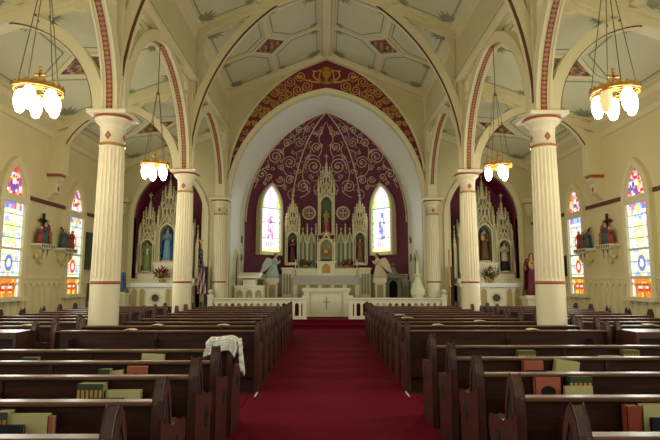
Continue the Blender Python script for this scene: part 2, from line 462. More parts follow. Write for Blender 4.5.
# soffit and side walls from the chancel arch back to the apse
mb = MB(); f0 = [(3.37, .3), (3.37, 2.3)]+full(CA_R, CA_c, 4.35, 24)+[(-3.37, 2.3), (-3.37, .3)]
f1 = [(EA, .3), (EA, 2.3)]+full(ER, Ec, EZ, 24)+[(-EA, 2.3), (-EA, .3)]
for i in range(len(f0)-1):
    mb.face([(f0[i][0], D3+.2, f0[i][1]), (f0[i+1][0], D3+.2, f0[i+1][1]), (f1[i+1][0], 20.3, f1[i+1][1]), (f1[i][0], 20.3, f1[i][1])])
vault = struct(mb.build('ceiling_chancel', M['white'], smooth=True))
PL = [(-EA, 20.3), (-1.55, 22.0), (1.55, 22.0), (EA, 20.3)]
mb = MB()
for j in range(3):
    A, B = Vector(PL[j]), Vector(PL[j+1])
    for i in range(len(zs)-1):
        q = []
        for (P, z) in ((A, zs[i]), (B, zs[i]), (B, zs[i+1]), (A, zs[i+1])):
            p = AP+(P-AP)*kz(z); q.append((p.x, p.y, z))
        if kz(zs[i+1]) == 0: q = q[:3]
        mb.face(q)
apse = struct(mb.build('wall_apse', M['burg']))
bv = BVHTree.FromPolygons([Vector(v) for v in mb.v], mb.f)
mb = MB()
for x, y in PL[1:3]:
    pts = []
    for z in zs[1:]:
        p = AP+(Vector((x, y))-AP)*kz(z)*.992; pts.append((p.x, p.y-.01, z))
    mb.tube(pts, .03, 6)
for sx in (-1, 1):
    mb.tube([(sx*EA*kz(z)*.985, 20.28, z) for z in zs[1:]], .03, 6)
mb.build('vault_rib', M['scroll'], apse)
def on_apse(pts):
    out = []; nn = []
    for u, v in pts:
        h, nr, _, _ = bv.ray_cast(CP, ray(u, v))
        if h is None: continue
        if nr.dot(CP-h) < 0: nr = -nr
        out.append(h+nr*.012); nn.append(nr)
    return out, nn
def sm(pts, k=5):
    """Catmull-Rom through 2-D points"""
    out = []; p = [pts[0]]+list(pts)+[pts[-1]]
    for i in range(1, len(p)-2):
        for j in range(k):
            t = j/k; a, b, c, d = p[i-1], p[i], p[i+1], p[i+2]
            out.append(tuple(.5*((2*b[q])+(-a[q]+c[q])*t+(2*a[q]-5*b[q]+4*c[q]-d[q])*t*t+(-a[q]+3*b[q]-3*c[q]+d[q])*t**3) for q in (0, 1)))
    return out+[pts[-1]]
mb = MB()
def scr(pts, w=.022, both=True):
    w *= .72
    for m in ((0, 1) if both else (0,)):
        q = [(326+(326-u) if m else u, v) for u, v in pts]
        o, nn = on_apse(q)
        if len(o) > 1: ribbon(mb, o, nn, w)
def spr(u, v, r, a0, turns, sg): scr(spiral(u, v, r, a0, turns, sg), .024); scr(spiral(u+r*.2, v, r*.22, a0+1, .8, -sg), .02)
# centre bay
spr(314, 166.5, 8.6, pi*.9, 2.1, 1); spr(303.5, 186.5, 6.8, -.3, 1.9, -1) ; spr(316.5, 147, 5, pi*.6, 1.6, 1); spr(320, 133, 3.4, pi*.6, 1.5, 1)
scr(sm([(300, 197.5), (304, 196), (309, 192), (310.3, 186.5)]), .022)
scr(sm([(309, 193), (303, 178), (303.5, 168), (306, 160), (312, 155), (318.5, 157)]), .022)
scr(sm([(318.5, 157), (321, 152), (321.5, 146), (319, 139), (323, 129), (325.5, 122)]), .022)
scr(sm([(311, 180), (316, 181), (319, 178), (317, 174)]), .018)
scr(sm([(312, 141), (309, 144), (311, 150), (309, 155)]), .018)
scr(sm([(315.5, 195), (314, 188), (318, 182)]), .018)
# the same curls run on in the side bays
spr(275.5, 156.5, 8.2, pi*.1, 2.2, -1); spr(289.7, 162.5, 6.6, pi*1.1, 2, 1); spr(289.7, 180, 5, 0, 1.7, -1)
spr(269.5, 177, 4, pi*.5, 1.5, 1); spr(280, 179, 3.8, pi, 1.5, -1); spr(261.5, 174, 4.8, 0, 1.6, -1)
spr(299, 143, 5.2, pi, 1.8, 1); spr(287, 143, 4.6, 0, 1.7, -1); spr(307, 129, 3.8, pi, 1.6, 1); spr(298.5, 130, 3.4, 0, 1.5, -1)
spr(281, 168, 3.2, pi, 1.4, 1)
scr(sm([(254, 188), (257, 182), (256.7, 176)])); scr(sm([(262, 169), (268, 166), (267.5, 160)]))
scr(sm([(283.5, 155), (284, 147), (291.5, 143)])); scr(sm([(283, 163), (283.5, 170), (287, 175), (294, 178)]))
scr(sm([(294.7, 181), (293, 188), (288, 192), (289, 198), (293, 200)])); scr(sm([(293.8, 143), (295, 136), (301.8, 131)]))
scr(sm([(284, 179), (284, 184), (279, 186), (274, 184), (272, 181)])); scr(sm([(266, 178), (264, 183), (267, 186)]))
scr(sm([(303, 136), (306, 126), (314, 119), (321, 115)])); scr(sm([(303, 150), (297, 152), (296, 158)]))
for k in range(150):      # short thorns of the vine
    u = random.choice([303.5, 309, 318, 283, 268, 276, 289, 295, 300]) + random.uniform(-5, 5); v = random.uniform(124, 192)
    if v < 200-(u-255)*1.0 and u < 275: continue
    a = random.uniform(0, 6.28); scr([(u, v), (u+2.2*cos(a), v+2.2*sin(a))], .014)
for (u, v, r, a, t, g_) in ((311, 176, 2.6, 0, 1.3, 1), (299, 171, 2.4, 2, 1.2, -1), (309, 157, 2.4, 1, 1.2, 1), (321, 145, 2.2, 3, 1.2, -1), (322, 173, 2.2, 3, 1.2, 1), (316, 192, 2.6, 2, 1.3, -1),
        (268, 167, 2.6, 1, 1.3, 1), (282, 151, 2.6, 4, 1.3, -1), (293, 152, 2.4, 0, 1.2, 1), (297, 165, 2.2, 2, 1.2, -1), (295, 173, 2.4, 4, 1.2, 1), (285, 187, 2.6, 1, 1.3, 1), (293, 191, 2.2, 3, 1.2, -1), (273, 169, 2, 3, 1.1, 1), (257, 180, 2.6, 2, 1.3, 1),
        (281, 161, 2, 5, 1.1, 1), (292, 136, 2.6, 2, 1.3, 1), (305, 137, 2.4, 4, 1.2, -1), (313, 125, 2.4, 1, 1.2, 1), (303, 122, 2.2, 3, 1.2, -1), (314, 133, 2, 5, 1.2, 1), (265, 183, 2, 4, 1.1, -1), (321.5, 128, 2, 1, 1.2, 1), (284, 135, 2.2, 0, 1.2, -1)):
    scr(spiral(u, v, r, a, t, g_), .02)
mb.build('cream_scrollwork', M['scroll'], apse)
# dado and two round cross medallions
mb = MB()
for j in range(3):
    A, B = Vector(PL[j]), Vector(PL[j+1]); a = AP+(A-AP)*.985; b = AP+(B-AP)*.985
    mb.face([(a.x, a.y, .3), (b.x, b.y, .3), (b.x, b.y, 1.78), (a.x, a.y, 1.78)])
    mb.tube([(a.x, a.y-.02, 1.8), (b.x, b.y-.02, 1.8)], .035, 6)
mb.build('dado', M['marbled'], apse)
for s in (-1, 1):
    cu, cv = 326+s*17, 213
    mb = MB()
    def fc(uv_):
        o_, n_ = on_apse(uv_)
        if len(o_) == len(uv_): mb.face([p+q*.004 for p, q in zip(o_, n_)])
    for k in range(32):
        a, b = 2*pi*k/32, 2*pi*(k+1)/32
        for r0, r1 in ((4.9, 7), (3.5, 4.0)):
            fc([(cu+r*cos(t), cv-r*sin(t)) for r, t in ((r0, a), (r1, a), (r1, b), (r0, b))])
    fc([(cu+1.1*cos(2*pi*k/8), cv+1.1*sin(2*pi*k/8)) for k in range(8)])
    for k in range(4):
        a = pi/2*k
        def q(r, d): return (cu+r*cos(a)-d*sin(a), cv+r*sin(a)+d*cos(a))
        fc([q(.7, -.4), q(3.1, -1.2), q(3.1, 1.2), q(.7, .4)])
    mb.build('cross_medallion', M['scroll'], apse)
# door recesses and small dark ornaments on the chancel's side walls
for s in (-1, 1):
    R, c = RC(.3, .5); pts = [(y+18.9, z) for y, z in [(.3, .3)]+full(R, c, 2.1, 8)+[(-.3, .3)]]
    mb = MB().prism(pts, s*3.34, s*3.31, 'yz'); d = struct(mb.build('door_%d' % (1 if s < 0 else 2), M['nichedark']))
    out = [(y+18.9, z) for y, z in [(.4, .3)]+full(R+.1, c, 2.1, 8)+[(-.4, .3)]]
    mb = MB(); band(mb, pts, out, s*3.36, s*3.26, 'yz'); mb.build('door_frame', M['marbled'], d)
    mb = MB()
    for z in (3.0, 2.3):
        mb.prism([(19.75, z), (19.83, z+.14), (19.75, z+.28), (19.67, z+.14)], s*3.30, s*3.22, 'yz')
    mb.build('stencil_ornament', M['niche'], vault)

# ------------------------------------------------------------------ ceilings
def slope_pt(side, x, y, kind, off=0):
    """a point on the underside of a ceiling slope; off pushes it down"""
    z = znave(x) if kind == 'nave' else zaisle(x)
    return (side*x, y, z-off)
def slope_panel(mb, side, x0, x1, y0, y1, kind, off, t=.03):
    q = [slope_pt(side, x0, y0, kind, off), slope_pt(side, x1, y0, kind, off), slope_pt(side, x1, y1, kind, off), slope_pt(side, x0, y1, kind, off)]
    r = [(a, b, c+t) for a, b, c in q]
    mb.add(q+r, [(0, 1, 2, 3), (7, 6, 5, 4), (0, 4, 5, 1), (1, 5, 6, 2), (2, 6, 7, 3), (3, 7, 4, 0)])
def slope_bar(mb, side, p, q, kind, w, off=.03, t=.04):
    """a flat bar between two (x, y) points on the slope"""
    p = Vector(p); q = Vector(q); d = (q-p).normalized(); n_ = Vector((-d.y, d.x))*w
    cs = [p+n_, q+n_, q-n_, p-n_]
    a = [slope_pt(side, c.x, c.y, kind, off) for c in cs]; b = [(x, y, z+t) for x, y, z in a]
    mb.add(a+b, [(0, 1, 2, 3), (7, 6, 5, 4), (0, 4, 5, 1), (1, 5, 6, 2), (2, 6, 7, 3), (3, 7, 4, 0)])
def leafcluster(mb, side, x, y, dx, dy, kind, sc=1):
    """stencilled corner spray: a fan of leaves flat on the boards"""
    base = atan2(dy, dx)
    for k in range(-3, 4):
        a = base+k*.36; r = (.42-.05*abs(k))*sc
        c = Vector((x, y)); e = c+Vector((cos(a), sin(a)))*r; m_ = c+Vector((cos(a), sin(a)))*r*.55
        n_ = Vector((-sin(a), cos(a)))*.05*sc
        mb.face([slope_pt(side, p.x, p.y, kind, .008) for p in (c, m_+n_, e, m_-n_)])
def painting(side, xc, yc, hw, hl, kind, parent):
    mb = MB(); N = 8; pal = [(92, 60, 38), (150, 70, 42), (72, 74, 52), (120, 96, 64), (170, 110, 70), (54, 44, 34)]
    for i in range(N):
        for j in range(N):
            q = []
            for a, b in ((i, j), (i+1, j), (i+1, j+1), (i, j+1)):
                u, v = a/N, b/N      # corners of a lozenge
                px = xc+(u+v-1)*hw; py = yc+(u-v)*hl
                q.append(slope_pt(side, px, py, kind, .02))
            t = sin(i*1.1+j*.5)+cos(j*.9-i*.4)
            mb.face(q, pal[int((t+2)/4*5.99)] if abs(i-j) > 2 or (i+j) % 3 else (196, 140, 100))
    return mb.build('ceiling_painting', M['attr'], parent)

for side, nm in ((-1, 'left'), (1, 'right')):
    mb = MB(); slope_panel(mb, side, 0, XN+.1, -6, D3+.1, 'nave', 0, .06)
    cn = struct(mb.build('ceiling_nave_'+nm, M['ceil']))
    mb = MB(); slope_panel(mb, side, XN-.1, XW+.1, -6, D3+.1, 'aisle', 0, .06)
    ca = struct(mb.build('ceiling_aisle_'+nm, M['ceil']))
    for kind, par, xa, xb in (('nave', cn, .16, XN-.12), ('aisle', ca, XN+.15, XW-.3)):
        mbb, mbl, mbs = MB(), MB(), MB()
        for b in range(len(DS)-1):
            y0, y1 = DS[b]+.2, DS[b+1]-.2
            if b == 0: continue
            xm, ym = (xa+xb)/2, (y0+y1)/2; hw, hl = (.5, .55) if kind == 'nave' else (.62, .5)
            # cross of bands through the lozenge, lozenge frame, edge bands
            slope_bar(mbb, side, (xm-hw, ym), (xa, ym), kind, .07); slope_bar(mbb, side, (xm+hw, ym), (xb, ym), kind, .07)
            slope_bar(mbb, side, (xm, ym-hl), (xm, y0), kind, .07); slope_bar(mbb, side, (xm, ym+hl), (xm, y1), kind, .07)
            for sx in (-1, 1):
                for sy in (-1, 1):
                    slope_bar(mbb, side, (xm+sx*hw*1.08, ym), (xm, ym+sy*hl*1.08), kind, .05, .035)
            for (p, q) in (((xa, y0), (xb, y0)), ((xa, y1), (xb, y1)), ((xa, y0), (xa, y1)), ((xb, y0), (xb, y1))):
                slope_bar(mbb, side, p, q, kind, .06)
            # thin inner lines and corner sprays in the four panels
            for sx in (-1, 1):
                for sy in (-1, 1):
                    ex = xb if sx > 0 else xa; ey = y1 if sy > 0 else y0; g = .17
                    P = [(xm+sx*g, ey-sy*g), (ex-sx*g, ey-sy*g), (ex-sx*g, ym+sy*g), (xm+sx*(hw+.2), ym+sy*g), (xm+sx*g, ym+sy*(hl+.2))]
                    for k in range(5): slope_bar(mbl, side, P[k], P[(k+1) % 5], kind, .012, .012, .012)
                    leafcluster(mbs, side, ex-sx*g, ey-sy*g, -sx, -sy, kind, 1.15)
                    leafcluster(mbs, side, ex-sx*g, ym+sy*g, -sx, sy*.9, kind, .65)
                    leafcluster(mbs, side, xm+sx*g, ey-sy*g, sx, -sy, kind, .65)
            painting(side, xm, ym, hw*.97, hl*.97, kind, par)
        mbb.build('ceiling_band', M['cream'], par); mbl.build('painted_line', M['line'], par); mbs.build('stencil_spray', M['stencil'], par)
    # nave side frieze with its two mouldings
    X0, X1 = side*(XN-.02), side*(XN+.1)
    fr = struct(MB().box(min(X0, X1), max(X0, X1), -6, D3, ZP, ZE+.12).build('wall_frieze_'+nm, M['frieze']))
    mb = MB()
    mb.prism([(side*(XN-.02), ZP-.2), (side*(XN-.12), ZP-.16), (side*(XN-.12), ZP-.04), (side*(XN-.06), ZP+.04), (side*(XN-.06), ZP+.1), (side*(XN+.12), ZP+.1), (side*(XN+.12), ZP-.2)], -6, D3)
    mb.prism([(side*(XN-.02), ZE-.25), (side*(XN-.08), ZE-.2), (side*(XN-.1), ZE-.05), (side*(XN-.22), ZE+.04), (side*(XN-.22), ZE+.1), (side*XN, ZE+.1)], -6, D3)
    mb.build('frieze_moulding', M['cream'], fr)
    mb = MB()
    mb.box(min(side*(XN-.126), side*(XN-.12)), max(side*(XN-.126), side*(XN-.12)), -6, D3, ZP-.07, ZP-.045); mb.build('grey_line', M['line'], fr)
mb = MB().prism([(-.12, ZR-.16), (.12, ZR-.16), (.16, ZR-.02), (0, ZR+.02), (-.16, ZR-.02)], -6, D3); struct(mb.build('trim_ridge', M['cream']))

# ------------------------------------------------------------------ timber frames: transverse beams and arches
NR, Nc, Nz = 5.43, 1.86, 4.6
AR, Ac = RC((XW-XC)/2-.28, 1.62)
HAx = (XW+XC)/2+.05
for b, y in enumerate(DS):
    if b == 0 : continue
    last = (b == len(DS)-1)
    yy0, yy1 = (y-.13, y+.13) if not last else (y-.2, y)
    ORD = {1: 'first', 2: 'second', 3: 'third', 4: 'fourth'}[b]
    where = {1: 'the bay over the rear pews', 2: 'the foremost pair of fluted columns', 3: 'the second pair of fluted columns', 4: 'the altar end wall'}[b]
    # nave ceiling beam
    mb = MB()
    for s in (-1, 1):
        mb.prism([(0, ZR), (0, ZR-.2), (s*XN, ZE-.2), (s*XN, ZE)], yy0, yy1)
    o = struct(mb.build('beam_nave', M['cream'])); tag(o, 'cream painted rafter beam across the nave ceiling above %s' % where, 'beam')
    if not last:
        mb = MB(); i_ = full(NR, Nc, Nz, 26); o_ = [(x*(1+.2/5.0), z+.02) for x, z in full(NR+.22, Nc, Nz, 26)]
        i_ = [(3.57, ZC)]+i_+[(-3.57, ZC)]; o_ = [(3.8, ZC)]+full(NR+.2, Nc, Nz, 26)+[(-3.8, ZC)]
        o_ = [(x, min(z, znave(x)-.1) if abs(x) < XN else z) for x, z in o_]; i_ = [(x, min(z, znave(x)-.12)) for x, z in i_]
        band(mb, i_, o_, y-.11, y+.11)
        a = mb.build('nave_arch', M['cream'])
        tag(struct(a), 'cream pointed timber arch spanning the nave at %s' % where, 'arch')
        mb = MB(); i3 = full(NR-.03, Nc, Nz, 26); cl_ = lambda L: [(x, min(z, znave(x)-.12)) for x, z in L]; band(mb, cl_(i3), cl_(full(NR, Nc, Nz, 26)), y-.115, y-.06); mb.build('arch_edge_line', M['redline'], a)
        # solid corner where arch and beam meet
        mb = MB()
        for s in (-1, 1):
            xs = [x*.1 for x in range(0, 36)]
            for x0, x1 in zip(xs, xs[1:]):
                q = []
                for x in (x0, x1):
                    zz = Nz+sqrt(max(0, (NR+.2)**2-(x+Nc)**2)) if x+Nc < NR+.2 else ZC
                    q.append(min(zz, znave(x)-.2))
                if znave(x0)-.2-q[0] < .1:
                    mb.prism([(s*x0, q[0]), (s*x1, q[1]), (s*x1, znave(x1)-.2), (s*x0, znave(x0)-.2)], y-.05, y+.05)
        # cusped inner border of the open spandrel
        for s in (-1, 1):
            E = [(3.45, ZE-.14), (2.0, ZE+.44), (2.1, ZE+.34), (2.5, ZE+.18), (2.6, ZE+.06), (2.72, ZE+.1), (3.2, ZE-.1), (3.3, ZE-.2), (3.33, ZE-.5), (3.28, ZE-.58), (3.36, ZE-.66), (3.4, ZE-1.5), (3.45, ZE-1.6)]
            mb.prism([(s*a, b_) for a, b_ in E], y-.03, y+.03)
        mb.build('spandrel_board', M['cream'], a)
    for s in (-1, 1):
        sd = 'flag side' if s < 0 else 'candle side'
        # aisle beam and arch
        mb = MB().prism([(s*XN, 6.95), (s*XN, 6.73), (s*XW, 5.4), (s*XW, 5.62)], yy0, yy1)
        tag(struct(mb.build('beam_aisle', M['cream'])), 'cream sloping beam across the aisle ceiling over %s, %s' % (where, sd), 'beam')
        if not last:
            mb = MB(); i_ = full(AR, Ac, ZC, 18); o_ = [(x, z) for x, z in full(AR+.2, Ac, ZC, 18)]
            band(mb, i_, o_, y-.1, y+.1, o=(s*HAx, 0)); a = mb.build('aisle_arch', M['cream'])
            tag(struct(a), 'cream pointed timber arch across the aisle from %s, %s' % (where, sd), 'arch')
            mb = MB(); band(mb, full(AR-.01, Ac, ZC, 18), i_, y-.105, y-.06, o=(s*HAx, 0)); mb.build('arch_edge_line', M['redline'], a)
            mb = MB(); W2 = (XW-XC)/2
            xs = [-W2+.04*k for k in range(int(2*W2/.04)+1)]
            for x0, x1 in zip(xs, xs[1:]):
                q = []
                for x in (x0, x1):
                    e = abs(x)+Ac; q.append(ZC+sqrt(max(0, (AR+.17)**2-e*e)) if e < AR+.17 else ZC)
                tops = [zaisle(HAx+s*x*s if False else HAx+x)-.2 for x in (x0, x1)]
                gap = tops[0]-q[0]
                xo0, xo1 = s*(HAx+x0), s*(HAx+x1)
                if gap <= .02: continue
                if gap < .06 or x0*1 > W2*.75:
                    mb.prism([(xo0, q[0]), (xo1, q[1]), (xo1, tops[1]), (xo0, tops[0])], y-.04, y+.04)
                elif x0 > 9:
                    m_ = .4+.1*sin(x0*14)
                    mb.prism([(xo0, q[0]), (xo1, q[1]), (xo1, q[1]+(tops[1]-q[1])*m_), (xo0, q[0]+(tops[0]-q[0])*m_)], y-.04, y+.04)
                    mb.prism([(xo0, tops[0]-.22), (xo1, tops[1]-.22), (xo1, tops[1]), (xo0, tops[0])], y-.04, y+.04)
                else:
                    m_ = min(gap, .07+.12*max(0, sin(x0*9))+(.1 if x0 < -W2*.8 else 0))
                    mb.prism([(xo0, tops[0]-m_), (xo1, tops[1]-m_), (xo1, tops[1]), (xo0, tops[0])], y-.04, y+.04)
            mb.build('spandrel_board', M['cream'], a)
            # wall corbel under the arch
            mb = MB().box(min(s*6.82, s*XW), max(s*6.82, s*XW), y-.19, y+.19, ZC-.1, ZC)
            cb = mb.build('corbel', M['cream'], None)
            tag(cb, 'cream wall corbel carrying the aisle arch opposite %s, %s' % (where, sd), 'corbel')
            cb['kind'] = 'structure'
            MB().box(min(s*6.9, s*XW), max(s*6.9, s*XW), y-.18, y+.18, ZC-.17, ZC-.1).build('red_line', M['terra'], cb)
            MB().prism([(s*XW, ZC-.17), (s*6.88, ZC-.17), (s*6.9, ZC-.24), (s*6.97, ZC-.33), (s*6.98, ZC-.58), (s*7.05, ZC-.62), (s*7.12, ZC-.7), (s*XW, ZC-.76)], y-.13, y+.13).build('corbel_body', M['cream'], cb)
            MB().prism([(y-.05, ZC-.47), (y, ZC-.39), (y+.05, ZC-.47), (y, ZC-.55)], s*6.975, s*6.965, 'yz').build('red_diamond', M['terra'], cb)
            MB().box(min(s*6.8, s*XW), max(s*6.8, s*XW), y-.12, y+.12, ZC, 5.45).build('wall_post', M['cream'], cb)

# arcade arches along the nave, with the diamond band on the soffit
KR, Kc = None, None
for b in range(1, len(DS)):
    y0, y1 = DS[b-1], DS[b]; ym = (y0+y1)/2; hs = (y1-y0)/2-.2
    if b == 1: pass
    R, c = RC(hs, 2.33); i_ = full(R, c, ZC, 26); o_ = full(R+.26, c, ZC, 26)
    o_ = [(x, min(z, ZP-.05)) for x, z in full(R+.2, c, ZC, 26)]
    nm = {1: 'beside the rearmost pews', 2: 'over the cross aisle', 3: 'between the two tall fluted columns', 4: 'next to the altar end wall'}[b]
    for s in (-1, 1):
        sd = 'flag side' if s < 0 else 'candle side'
        mb = MB(); band(mb, i_, o_, s*XC-.13, s*XC+.13, 'yz', o=(ym, 0)); a = mb.build('arcade_arch', M['cream'])
        tag(struct(a), 'cream arcade arch %s with red diamond band, %s' % (nm, sd), 'arch')
        mb = MB(); L = 0; w = .115
        for k in range(len(i_)-1):
            (p0, z0), (p1, z1) = i_[k], i_[k+1]; dl = math.hypot(p1-p0, z1-z0)
            f = .994
            q = []
            def pt(p, z, x):
                dx, dz = -p, (ZC+.6)-z; l = math.hypot(dx, dz) or 1; return (s*XC+x, ym+p+dx/l*.006, z+dz/l*.006)
            mb.face([pt(p0, z0, -w/2), pt(p1, z1, -w/2), pt(p1, z1, w/2), pt(p0, z0, w/2)], None, [(0, 1.5*L/w), (0, 1.5*(L+dl)/w), (1, 1.5*(L+dl)/w), (1, 1.5*L/w)]); L += dl
        mb.build('diamond_band', M['band'], a)
        mb = MB(); band(mb, full(R-.02, c, ZC, 26), i_, s*XC-.135, s*XC-.1, 'yz', o=(ym, 0)); band(mb, full(R-.02, c, ZC, 26), i_, s*XC+.1, s*XC+.135, 'yz', o=(ym, 0))
        mb.build('arch_edge_moulding', M['cream'], a)
        # upper corner boards of the open spandrels
        mb = MB()
        for m in (-1, 1):
            yo = ym+m*hs
            mb.prism([(yo+m*.1, ZP-.1), (ym+m*(hs-1.5), ZP-.1), (ym+m*(hs-1.2), ZP-.2), (ym+m*(hs-.8), ZP-.21), (ym+m*(hs-.7), ZP-.3), (ym+m*(hs-.6), ZP-.22), (yo-m*.15, ZP-.26), (yo-m*.06, ZP-.5), (yo-m*.12, ZP-.62), (yo-m*.02, ZP-.7), (yo+m*.03, ZP-1.3), (yo+m*.1, ZP-1.4)], s*XC-.04, s*XC+.04, 'yz')
        mb.build('spandrel_board', M['cream'], a)

# ------------------------------------------------------------------ columns
def column(x, y, name_label, wide=1, base=0):
    e = empty('fluted_column', (x, y, base)); tag(e, name_label, 'column', kind='structure')
    z = -base
    MB().box(-.3, .3, -.3, .3, z+base, .12).lathe([(.29, .12), (.29, .2), (.235, .26), (.232, 1.5-base)], seg=40).build('plinth', M['column'], e, smooth=False)
    MB().lathe([(.23, 1.5-base), (.24, 1.51-base), (.24, 1.54-base), (.23, 1.55-base)], seg=40).build('red_ring', M['terra'], e)
    mb = MB(); N = 20; per = 6
    def ring(r, zz, dep):
        out = []
        for k in range(N*per):
            t = (k % per)/per; d = dep*max(0, sin(pi*min(1, t/.85))) if t < .85 else 0
            a = 2*pi*k/(N*per); out.append(((r-d)*cos(a), (r-d)*sin(a), zz))
        return out
    mb.loft([ring(.233, 1.55-base, 0), ring(.233, 1.6-base, .022), ring(.204, 3.76-base, .02), ring(.203, 3.82-base, 0)])
    mb.build('fluted_shaft', M['column'], e)
    MB().lathe([(.2, 3.82-base), (.215, 3.83-base), (.215, 3.86-base), (.2, 3.87-base)], seg=32).build('gold_ring', M['gold'], e)
    MB().lathe([(.197, 3.86-base), (.197, 4.1-base), (.208, 4.11-base), (.208, 4.13-base), (.2, 4.14-base), (.215, 4.18-base), (.28, 4.24-base), (.3, 4.28-base), (.29, 4.3-base)], seg=32).build('capital', M['column'], e, smooth=True)
    MB().lathe([(.3, 4.29-base), (.318, 4.3-base), (.318, 4.315-base), (.3, 4.325-base)], seg=32).build('red_ring', M['terra'], e)
    mb = MB()
    for k in range(4):
        a = -pi/2+k*pi/2
        def P(t, h): return (.201*cos(a+t), .201*sin(a+t), 3.985-base+h)
        mb.face([P(-.28, 0), P(-.14, -.04), P(0, -.08), P(.14, -.04), P(.28, 0), P(.14, .04), P(0, .08), P(-.14, .04)])
    mb.build('red_diamond', M['terra'], e)
    mb = MB()
    for k in range(4):
        a = -pi/2+k*pi/2
        def P(t, h): return (.2025*cos(a+t), .2025*sin(a+t), 3.985-base+h)
        mb.face([P(-.09, 0), P(0, -.028), P(.09, 0), P(0, .028)])
    mb.build('gold_dot', M['goldpaint'], e)
    MB().box(-.33, .33, -.33, .33, 4.33-base, 4.4-base).build('abacus', M['column'], e, bevel=.01)
    MB().box(-.16, .16, -.16, .16, 4.4-base, 8.15-base).box(-.2, -.1, -.07, .07, 4.4-base, 8.1-base).box(.1, .2, -.07, .07, 4.4-base, 6.9-base).build('upper_post', M['cream'], e, bevel=.012)
    return e
names = {1: 'beside the rearmost pews', 2: 'tall and near the gap between pew blocks', 3: 'standing before the side altar', 4: 'standing against the altar end wall'}
for b in (1, 2, 3, 4):
    for s in (-1, 1):
        sd = 'flag side' if s < 0 else 'candle side'
        yb = DS[b]-(.1 if b == 4 else 0)
        column(s*XC+(.04 if s > 0 and b == 2 else 0), yb, 'cream fluted round column %s, %s' % (names[b], sd), base=.3 if b == 4 else 0)

# ------------------------------------------------------------------ stained glass
def hsh(a, b, s=0):
    return (math.sin(a*12.9898+b*78.233+s*37.7)*43758.5453) % 1
JEW = [(200, 40, 60), (40, 70, 190), (240, 190, 50), (60, 150, 90), (150, 60, 160), (235, 120, 40), (80, 170, 210)]
def low_col(u, h, H, sd, w=.4):
    """u across -1..1, h height in metres over the sill, H the height of the lower light"""
    au = abs(u)
    if au > .93 : return (225, 235, 225)
    if au > .8: return (150, 150, 215) if int(h*9) % 3 == 0 else (170, 215, 225)
    if h < .42:
        if .12 < h < .32 and au < .6:
            return (250, 210, 190) if (abs(h-.22) < .035 and au < .45) else (206, 30, 40)
        return (240, 120, 40) if hsh(int(u*6), int(h*12), sd) > .45 else (240, 200, 60)
    f = h/H
    # round medallion and oval in the pale quarry glass
    for cz, col, r in ((.36, (95, 120, 195), .2), (.68, (190, 215, 160), .2)):
        d = math.hypot(u*w, (h-cz*H)*.8)
        if sd % 2: col = (205, 60, 80) if cz < .5 else (205, 90, 110)
        if d < r*.35: return (235, 240, 235)
        if d < r*.75: return col
        if d < r: return (240, 225, 150)
    if f > .93: return [(120, 120, 210), (225, 120, 160), (230, 210, 120), (150, 200, 220)][int(hsh(int(u*5), int(h*11), sd)*4)]
    q = (int((u*w+h)*9)+int((u*w-h)*9)) % 2
    r = hsh(int((u*w+h)*9), int((u*w-h)*9), sd)
    if r > .84: return (150, 175, 225)
    if r > .74: return (240, 225, 140)
    if r > .68: return (215, 160, 200)
    return (206, 228, 226) if q else (232, 242, 234)
def top_col(u, h, H, sd, w=.4):
    d = math.hypot(u*w, h-.3); 
    if d < .07: return (245, 240, 235)
    if d < .17: return JEW[int(hsh(int(4*atan2(h-.3, u*w)), 1, sd)*3)]
    r = hsh(int(u*5), int(h*14), sd+5)
    pal = ([(200, 60, 90), (225, 110, 160), (110, 120, 200), (245, 235, 240), (235, 200, 130), (215, 80, 90), (200, 215, 235)] if sd in (3, 13) else
           [(190, 40, 60), (225, 90, 140), (90, 90, 180), (245, 225, 225), (235, 170, 80), (190, 50, 60), (240, 200, 220)])
    return pal[int(r*7)]
def pane_mesh(fn, w, z0, H, P, nu=22, nv=70, arch=None, sd=0, leads=None):
    """grid of coloured glass; P(a, z) maps across/height to the place"""
    mb = MB()
    for i in range(nu):
        for j in range(nv):
            u0, u1 = -1+2*i/nu, -1+2*(i+1)/nu; h0, h1 = H*j/nv, H*(j+1)/nv
            if arch:
                um = (u0+u1)/2; hm = (h0+h1)/2
                if abs(um)*w > arch(hm): continue
            mb.face([P(u0*w, z0+h0), P(u1*w, z0+h0), P(u1*w, z0+h1), P(u0*w, z0+h1)], fn((u0+u1)/2, (h0+h1)/2, H, sd, w))
    return mb
